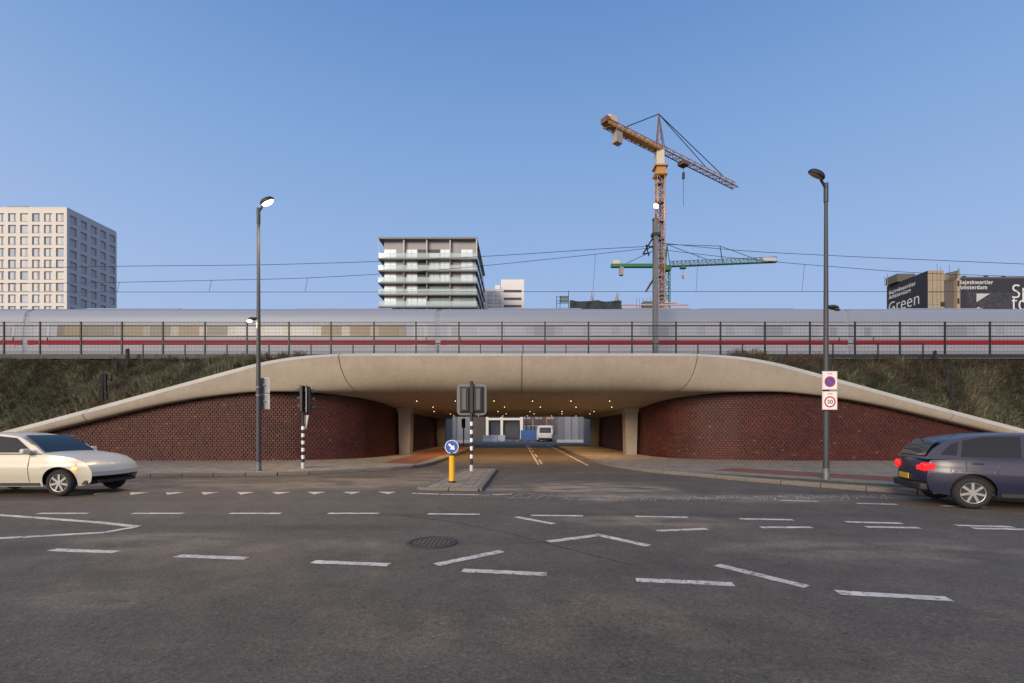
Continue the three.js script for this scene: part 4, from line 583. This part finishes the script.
  part(t, 'floodlight_housing', rbx(1.2, 1.1, .4, .08, fl.x, fl.y, fl.z), rust); const bulb = new THREE.CylinderGeometry(.5, .5, .06, 20); bulb.rotateX(Math.PI / 2); bulb.translate(fl.x, fl.y, fl.z + .24); part(t, 'floodlight_lens', bulb, new THREE.MeshStandardMaterial({ color: 0xffffff, emissive: lin(1, .93, .74), emissiveIntensity: 8 }));
  const PL = new THREE.PointLight(lin(1, .9, .7), 60, 0, 2); PL.position.set(fl.x, fl.y, fl.z + .6); PL.castShadow = true; PL.shadow.radius = 10; t.add(PL);
}
{
  const z = 140, sc = F / z, base = at(666.5, 430, z), t = thing('tower_crane', 'low green tower crane with long level jib beside the orange crane', 'tower crane', [base.x, 0, -z]), P = (p, q, dz = 0) => at(p, q, z).sub(V(base.x, 0, -z)).add(V(0, 0, dz)), yj = at(0, 265.5, z).y;
  part(t, 'mast', lattice(V(0, 0, 0), V(0, yj - .8, 0), 1.6, 1.6, 24, .08, V(1, 0, 0)), greenM); part(t, 'slewing_ring', bx(2.2, 1.4, 2.2, 0, yj - .9, 0), greenM);
  part(t, 'counter_jib', [bx(P(655, 0).x - P(611, 0).x + 3, .9, 1.3, (P(655, 0).x + P(611, 0).x) / 2 + 1.5, yj - .1, 0)], greenM); part(t, 'counterweight', bx(1.1, 2.6, 1.2, P(621.3, 0).x, yj - 1.6, 0), M([.30, .26, .24], .8)); part(t, 'winch_house', rbx(2.0, 1.1, 1.2, .1, P(616, 0).x, yj + .85, 0), cream);
  const ja = V(.8, yj - .3, 0), jb = P(777, 262); part(t, 'jib', lattice(ja, jb, 1.3, 1.5, 26, .075, V(0, 1, 0), true), green2); part(t, 'jib_tip', bx(3.6, 1.0, 1.4, jb.x - 2.5, jb.y + .6, 0), M([.50, .44, .48], .6)); part(t, 'jib_lower_chord', bar(ja, jb, .14), greenM);
  const pk = P(667, 244.5); part(t, 'tower_peak', [bar(V(-.8, yj, .5), pk, .12), bar(V(.8, yj, .5), pk, .12), bar(V(0, yj, -.6), pk, .12)], greenM);
  const strut = P(720, 246), sb = P(722.5, 262); part(t, 'jib_strut', bar(sb, strut, .13), cable); part(t, 'pendant_line', bar(pk, strut, .08), cable); part(t, 'pendant_line', bar(strut, P(758, 260), .08), cable); part(t, 'pendant_line', bar(pk, P(711, 261), .08), cable); part(t, 'pendant_line', bar(pk, P(627, 263), .09), cable);
  part(t, 'trolley', bx(1.6, .7, 1.2, P(683, 0).x, yj - .6, 0), greenM); part(t, 'hook_block', [bx(.5, 1.0, .5, P(683, 0).x, yj - 3.3, 0), bar(V(P(683, 0).x, yj - .8, 0), V(P(683, 0).x, yj - 3, 0), .05)], yel2);
}

// ---------------------------------------------------------------- what stands beyond the underpass
{
  const ribM = M([.24, .26, .30], .6), ribD = M([.16, .175, .20], .6);
  for (const [x0, x1, z, label] of [[-11, -5.6, 58, 'ribbed grey site hoarding beyond the underpass, left of the road'], [4.8, 12, 60, 'ribbed grey site hoarding beyond the underpass, right of the road']]) {
    const t = thing('site_hoarding', label, 'hoarding', [0, 0, -z]); const n = Math.round((x1 - x0) / .9); for (let k = 0; k < n; k++) { const a = lerp(x0, x1, k / n), b = lerp(x0, x1, (k + 1) / n); part(t, 'panel', bx(b - a - .03, 4.2, .08, (a + b) / 2, 2.1, (k % 2) * .06), k % 3 ? ribM : ribD); part(t, 'post', bx(.08, 4.3, .12, a, 2.15, .10), ribD); }
    part(t, 'base_block', bx(x1 - x0, .35, .5, (x0 + x1) / 2, .175, .3), mat.lightGrey);
  }
  const wM = M([.62, .61, .58], .6), z = 82, X = p => (p - CX) / F * z, Y = p => EYE + (HY - p) / F * z;
  const b = thing('portal_building', 'low dark building with white portal frames at the end of the road', 'building', [0, 0, -z]);
  part(b, 'back_wall', bx(X(524) - X(462), 6, 1, (X(524) + X(462)) / 2, 3, -3.5), M([.035, .035, .04], .5)); for (const [a, c] of [[486, 488.5], [500.5, 503], [520, 523]]) part(b, 'white_post', bx(X(c) - X(a), Y(417), .4, (X(a) + X(c)) / 2, Y(417) / 2, 0), wM);
  part(b, 'white_lintel', bx(X(523) - X(486), .35, .42, (X(486) + X(523)) / 2, Y(419), .03), wM); part(b, 'roof', bx(X(530) - X(460), .5, 6, (X(530) + X(460)) / 2, 6.2, -2), mat.concreteGrey); part(b, 'glass_front', bx(X(500) - X(489), 3, .05, (X(500) + X(489)) / 2, 1.6, -.6), M([.05, .06, .075], .1)); part(b, 'glass_front', bx(X(519) - X(504), 3, .05, (X(519) + X(504)) / 2, 1.6, -.6), M([.05, .06, .075], .1));
  const bb = thing('brown_building', 'brownish block behind the site containers at the end of the road', 'building', [0, 0, -96]); part(bb, 'wall', bx(22, 9, 8, 9, 4.5, -4), M([.12, .09, .085], .8)); for (let k = 0; k < 9; k++) for (let j = 0; j < 2; j++) { const w = part(bb, 'window', bx(1.2, 1.3, .08, -.5 + k * 2.3, 1.8 + j * 2.6, .03), mat.lightGrey); part(w, 'pane', bx(1, 1.1, .05, -.5 + k * 2.3, 1.8 + j * 2.6, .06), M([.20, .24, .32], .1)); }
  const polC = [[.30, .06, .06], [.08, .12, .34], [.45, .42, .40], [.10, .09, .10], [.34, .20, .06]];
  ['red', 'blue', 'pale', 'black', 'orange'].forEach((c, k) => { const r = rng(700 + k), x = lerp(.4, 5.0, k / 4), zz = 84 + r() * 8, t = thing('site_pole', `thin ${c} pole with a crosspiece on the building site beyond the underpass`, 'pole', [x, 0, -zz], 0, 'poles on the building site beyond the underpass'); part(t, 'shaft', cyl(.09, .07, 3.4 + r() * 2.4, 0, 0, 0, 8), M(polC[k], .6)); part(t, 'crosspiece', bx(.9 + r(), .1, .07, .2, 2.0 + r() * 1.4, .09), M(polC[k], .6)); part(t, 'foot', cyl(.25, .22, .12, 0, 0, 0, 10), mat.concreteGrey); });
  const blue = M([.03, .10, .30], .5), con = (x, zz, c, label) => { const t = thing('site_container', label, 'container', [x, 0, -zz]); part(t, 'box', rbx(2.3, 1.5, 2.2, .04, 0, .78, 0), c); const rr = []; for (let k = -4; k <= 4; k++) rr.push(bx(.06, 1.3, .05, k * .25, .78, 1.11)); part(t, 'ribs', rr, c); part(t, 'skid', bx(2.2, .06, 2, 0, .03, 0), mat.black); };
  con(1.55, 72, blue, 'blue site container nearest the portal building'); con(3.55, 73.5, blue, 'blue site container beside the white van');
  for (const [x, zz, c, label] of [[-4.6, 64, [.45, .48, .54], 'pale barrier block by the left hoarding'], [-3.7, 67, [.45, .48, .54], 'pale barrier block farther along the left roadside'], [3.9, 66, [.5, .52, .56], 'pale barrier block on the right roadside'], [1.0, 79, [.5, .3, .28], 'reddish barrier block before the containers']]) { const t = thing('barrier_block', label, 'barrier', [x, 0, -zz]); const s = new THREE.Shape([[-.3, 0], [.3, 0], [.27, .2], [.12, .42], [.1, .85], [-.1, .85], [-.12, .42], [-.27, .2]].map(p => new THREE.Vector2(...p))); const g = new THREE.ExtrudeGeometry(s, { depth: 2, bevelEnabled: false }); g.rotateY(Math.PI / 2 - .25); part(t, 'block', g, M(c, .7)); part(t, 'reflector', bx(.12, .12, .02, .95, .6, .22), M([.5, .05, .03], .4)); }
  for (let k = 0; k < 9; k++) part(road, 'crossing_block', flat([[-5 + k * 1.15, 70], [-4.45 + k * 1.15, 70], [-4.45 + k * 1.15, 72.5], [-5 + k * 1.15, 72.5]], .004), mat.paint);
}

// ---------------------------------------------------------------- cars
const carLength = 4.2;
function car(label, pos, ry, paint, o = {}) {
  const t = thing('car', label, 'car', pos, ry), pm = new THREE.MeshPhysicalMaterial({ color: lin(...paint), roughness: .45, metalness: .1, clearcoat: .6, clearcoatRoughness: .22 }), gl = M([.012, .014, .017], .05), blk = M([.02, .02, .022], .6), rub = M([.018, .018, .018], .85), alu = M([.40, .41, .42], .35, { metalness: .7 });
  const A = [1.30, -1.26], wy = .315, ar = .375;
  const upT = interp([[-2.10, .60], [-2.08, .80], [-2.03, .92], [-1.95, .985], [-1.85, 1.0], [-.4, 1.0], [.86, .985], [1.2, .955], [1.5, .905], [1.75, .835], [1.92, .765], [2.03, .68], [2.09, .56]]), loT = interp([[-2.10, .50], [-2.05, .36], [-1.95, .30], [-1.6, .25], [1.7, .235], [1.95, .27], [2.05, .34], [2.09, .46]]);
  const sideZ = interp([[.2, .79], [.32, .815], [.5, .852], [.64, .862], [.725, .860], [.735, .851], [.85, .835], [.95, .806], [1.02, .775]]), plan = x => 1 - .17 * sstep(1.0, 2.12, x) - .11 * sstep(1.1, 2.12, -x), bow = (x, u) => x - Math.sign(x) * sstep(1.5, 2.1, Math.abs(x)) * .13 * u * u;
  const low = x => { let y = loT(x); for (const c of A) { const d = Math.abs(x - c); if (d < ar) y = Math.max(y, wy + Math.sqrt(ar * ar - d * d)); } return y; }, hw = y => sideZ(y), S = (x, y, s, off = 0) => V(bow(x, s), y, s * (sideZ(y) * plan(x) + off));
  const xs = new Set(); for (let x = -2.1; x <= 2.09; x += .05) xs.add(+x.toFixed(3)); for (const c of A) for (let a = 0; a <= 24; a++) xs.add(+(c + ar * Math.cos(a / 24 * Math.PI) * .9999).toFixed(4)); xs.add(2.09); const st = [...xs].sort((a, b) => a - b), surf = [];
  for (const s of [-1, 1]) surf.push(grid(st.map(x => { const r = []; for (let k = 0; k <= 18; k++) r.push(S(x, lerp(low(x), upT(x), k / 18), s)); return r; })));
  surf.push(grid(st.map(x => { const r = [], y = upT(x), w = sideZ(y) * plan(x); for (let k = 0; k <= 14; k++) { const u = k / 7 - 1; r.push(V(bow(x, u), y + .045 * (1 - u ** 4) * sstep(2.09, 1.7, Math.abs(x)), u * w)); } return r; })));
  for (const x of [-2.1, 2.09]) surf.push(grid([0, .25, .5, .75, 1].map(v => { const r = [], y = lerp(low(x), upT(x), v); for (let k = 0; k <= 10; k++) { const u = k / 5 - 1; r.push(V(bow(x, u), y, u * sideZ(y) * plan(x))); } return r; })));
  const hwc = y => .765 - (y - .98) * .34;
  part(t, 'body', surf.map(g => toCreasedNormals(ni(g), .7)), pm); part(t, 'wheel_wells', A.map(x => bx(.82, .44, 1.40, x, .52, 0)), blk);
  const cab = new THREE.Shape(); cab.moveTo(.92, .975); cab.quadraticCurveTo(.5, 1.30, .22, 1.42); cab.quadraticCurveTo(-.1, 1.495, -.6, 1.495); cab.quadraticCurveTo(-1.25, 1.48, -1.62, 1.37); cab.quadraticCurveTo(-1.86, 1.2, -2.0, .96); cab.lineTo(.92, .975);
  const cg = new THREE.ExtrudeGeometry(cab, { depth: 1, steps: 8, bevelEnabled: false, curveSegments: 16 }); { const p = cg.attributes.position; for (let i = 0; i < p.count; i++) { const u = p.getZ(i) * 2 - 1, y = p.getY(i); p.setXYZ(i, p.getX(i), y - (y > 1.2 ? .04 * u ** 4 : 0), u * hwc(y)); } } part(t, 'cabin', toCreasedNormals(ni(cg), .6), pm);
  const side = (pts, s, off = .008) => { const g = new THREE.ShapeGeometry(new THREE.Shape(pts.map(p => new THREE.Vector2(...p)))), p = g.attributes.position; for (let i = 0; i < p.count; i++) p.setZ(i, s * (hwc(p.getY(i)) + off)); g.computeVertexNormals(); return g; };
  for (const s of [-1, 1]) {
    part(t, 'side_window', side([[.66, 1.02], [.17, 1.36], [-.38, 1.42], [-.42, 1.02]], s), gl); part(t, 'side_window', side([[-.50, 1.02], [-.46, 1.42], [-1.05, 1.41], [-1.34, 1.34], [-1.42, 1.02]], s), gl); part(t, 'quarter_window', side([[-1.49, 1.04], [-1.42, 1.31], [-1.56, 1.26], [-1.74, 1.06]], s), gl);
    for (const [x, y0, y1] of [[-.45, .34, .98], [.64, .34, .975], [-1.36, .74, .985]]) { const r0 = [], r1 = []; for (let k = 0; k <= 10; k++) { const y = lerp(y0, y1, k / 10); r0.push(S(x - .007, y, s, .003)); r1.push(S(x + .007, y, s, .003)); } part(t, 'door_seam', grid([r0, r1]), blk); } { const r0 = [], r1 = []; for (let k = 0; k <= 20; k++) { const x = lerp(-1.85, .9, k / 20); r0.push(S(x, .975, s, .004)); r1.push(S(x, .998, s, .006)); } part(t, 'belt_trim', grid([r0, r1]), blk); } part(t, 'sill_trim', bx(1.7, .07, .03, .02, .285, s * .808), blk);
    part(t, 'door_handle', rbx(.17, .03, .03, .012, -.28, .88, s * .835), pm); part(t, 'door_handle', rbx(.17, .03, .03, .012, -1.18, .89, s * .832), pm); const mr = rbx(.12, .13, .2, .045, .62, 1.05, s * .90); part(t, 'mirror', mr, pm);
    const hl = new THREE.SphereGeometry(1, 16, 10); hl.scale(.21, .055, .10); hl.rotateY(s * .45); hl.translate(1.74, .685, s * .615); part(t, 'headlight', hl, M([.55, .56, .58], .08)); part(t, 'indicator', rbx(.10, .05, .05, .015, 1.62, .64, s * .785), o.ind ? new THREE.MeshStandardMaterial({ color: lin(.6, .2, .02), emissive: lin(1, .32, .06), emissiveIntensity: 3 }) : M([.5, .18, .03], .2));
    part(t, 'tail_light', [rbx(.24, .17, .16, .04, -1.92, .80, s * .68), rbx(.10, .10, .2, .03, -2.01, .78, s * .58)], o.tail ? new THREE.MeshStandardMaterial({ color: lin(.4, .01, .01), roughness: .2, emissive: lin(1, .012, .02), emissiveIntensity: .75 }) : M([.28, .012, .012], .2));
  }
  const ws = (pts) => { const r0 = [], r1 = []; for (const [x, y] of pts) { const w = hwc(y) - .07; r0.push(V(x, y, -w)); r1.push(V(x, y, w)); } return grid([r0, r1]); };
  part(t, 'windscreen', ws([[.87, 1.03], [.62, 1.22], [.40, 1.36], [.27, 1.425]]), gl); part(t, 'rear_window', ws([[-1.70, 1.36], [-1.85, 1.22], [-1.98, 1.03]]), gl);
  part(t, 'front_grille', [bx(.04, .11, .8, 2.005, .48, 0), bx(.05, .07, 1.1, 1.99, .32, 0)], blk); part(t, 'rear_bumper', rbx(.16, .16, 1.45, .05, -2.0, .40, 0), blk); part(t, 'number_plate', bx(.015, .11, .5, -2.105, .58, 0), M([.65, .45, .04], .5)); part(t, 'floor_pan', bx(3.7, .10, 1.4, 0, .31, 0), blk); part(t, 'antenna', bar(V(-1.2, 1.47, 0), V(-1.4, 1.62, 0), .008), blk);
  for (const x of A) for (const s of [-1, 1]) {
    const w = new THREE.Group(); w.name = 'wheel'; t.add(w); w.position.set(x, wy, s * .745); const ty = new THREE.TorusGeometry(.245, .07, 12, 32); ty.scale(1, 1, 1.35); part(w, 'tyre', ty, rub);
    const disc = new THREE.CylinderGeometry(.215, .215, .10, 28); disc.rotateX(Math.PI / 2); part(w, 'hub_well', disc, blk); const rim = [new THREE.TorusGeometry(.205, .016, 8, 28).translate(0, 0, s * .06)]; for (let k = 0; k < 7; k++) { const g = bx(.045, .20, .025, 0, .105, s * .06); g.rotateZ(k / 7 * Math.PI * 2); rim.push(g); } const hb = new THREE.CylinderGeometry(.05, .05, .03, 14); hb.rotateX(Math.PI / 2); hb.translate(0, 0, s * .065); rim.push(hb); part(w, 'rim', rim, alu);
  }
  return t;
}
car('cream hatchback leaving the frame at the left edge', [(36 - CX) / F * 12.0, .004, -12.0], .02, [.56, .53, .43], { ind: true });
car('dark blue hatchback with glowing red tail lights at the right edge', [10.35, .004, -9.75], -.36, [.012, .014, .045], { tail: true });
{ // white van beyond the underpass
  const t = thing('van', 'white van parked beyond the underpass, right of the road', 'van', [3.6, 0, -64]), wm = M([.66, .67, .68], .4), gl = M([.05, .06, .08], .1);
  const s = new THREE.Shape([[-.95, .3], [.95, .3], [.97, 1.1], [.88, 1.95], [.72, 2.1], [-.72, 2.1], [-.88, 1.95], [-.97, 1.1]].map(p => new THREE.Vector2(...p))), g = new THREE.ExtrudeGeometry(s, { depth: 3.6, bevelEnabled: true, bevelSize: .06, bevelThickness: .1, bevelSegments: 2 }); g.translate(0, 0, -3.6); part(t, 'body', g, wm);
  part(t, 'bonnet', rbx(1.75, .75, .9, .12, 0, .72, .45), wm); part(t, 'windscreen', bx(1.5, .72, .04, 0, 1.52, .115), gl); for (const q of [-1, 1]) { part(t, 'headlight', rbx(.3, .18, .06, .02, q * .62, .8, .9), mat.lightGrey); for (const zz of [.25, -2.8]) { const w = new THREE.CylinderGeometry(.33, .33, .2, 18); w.rotateZ(Math.PI / 2); w.translate(q * .82, .33, zz); part(t, 'wheel', w, mat.black); } }
  part(t, 'bumper', rbx(1.8, .22, .12, .04, 0, .42, .92), mat.black);
}

renderer.render(scene, camera);
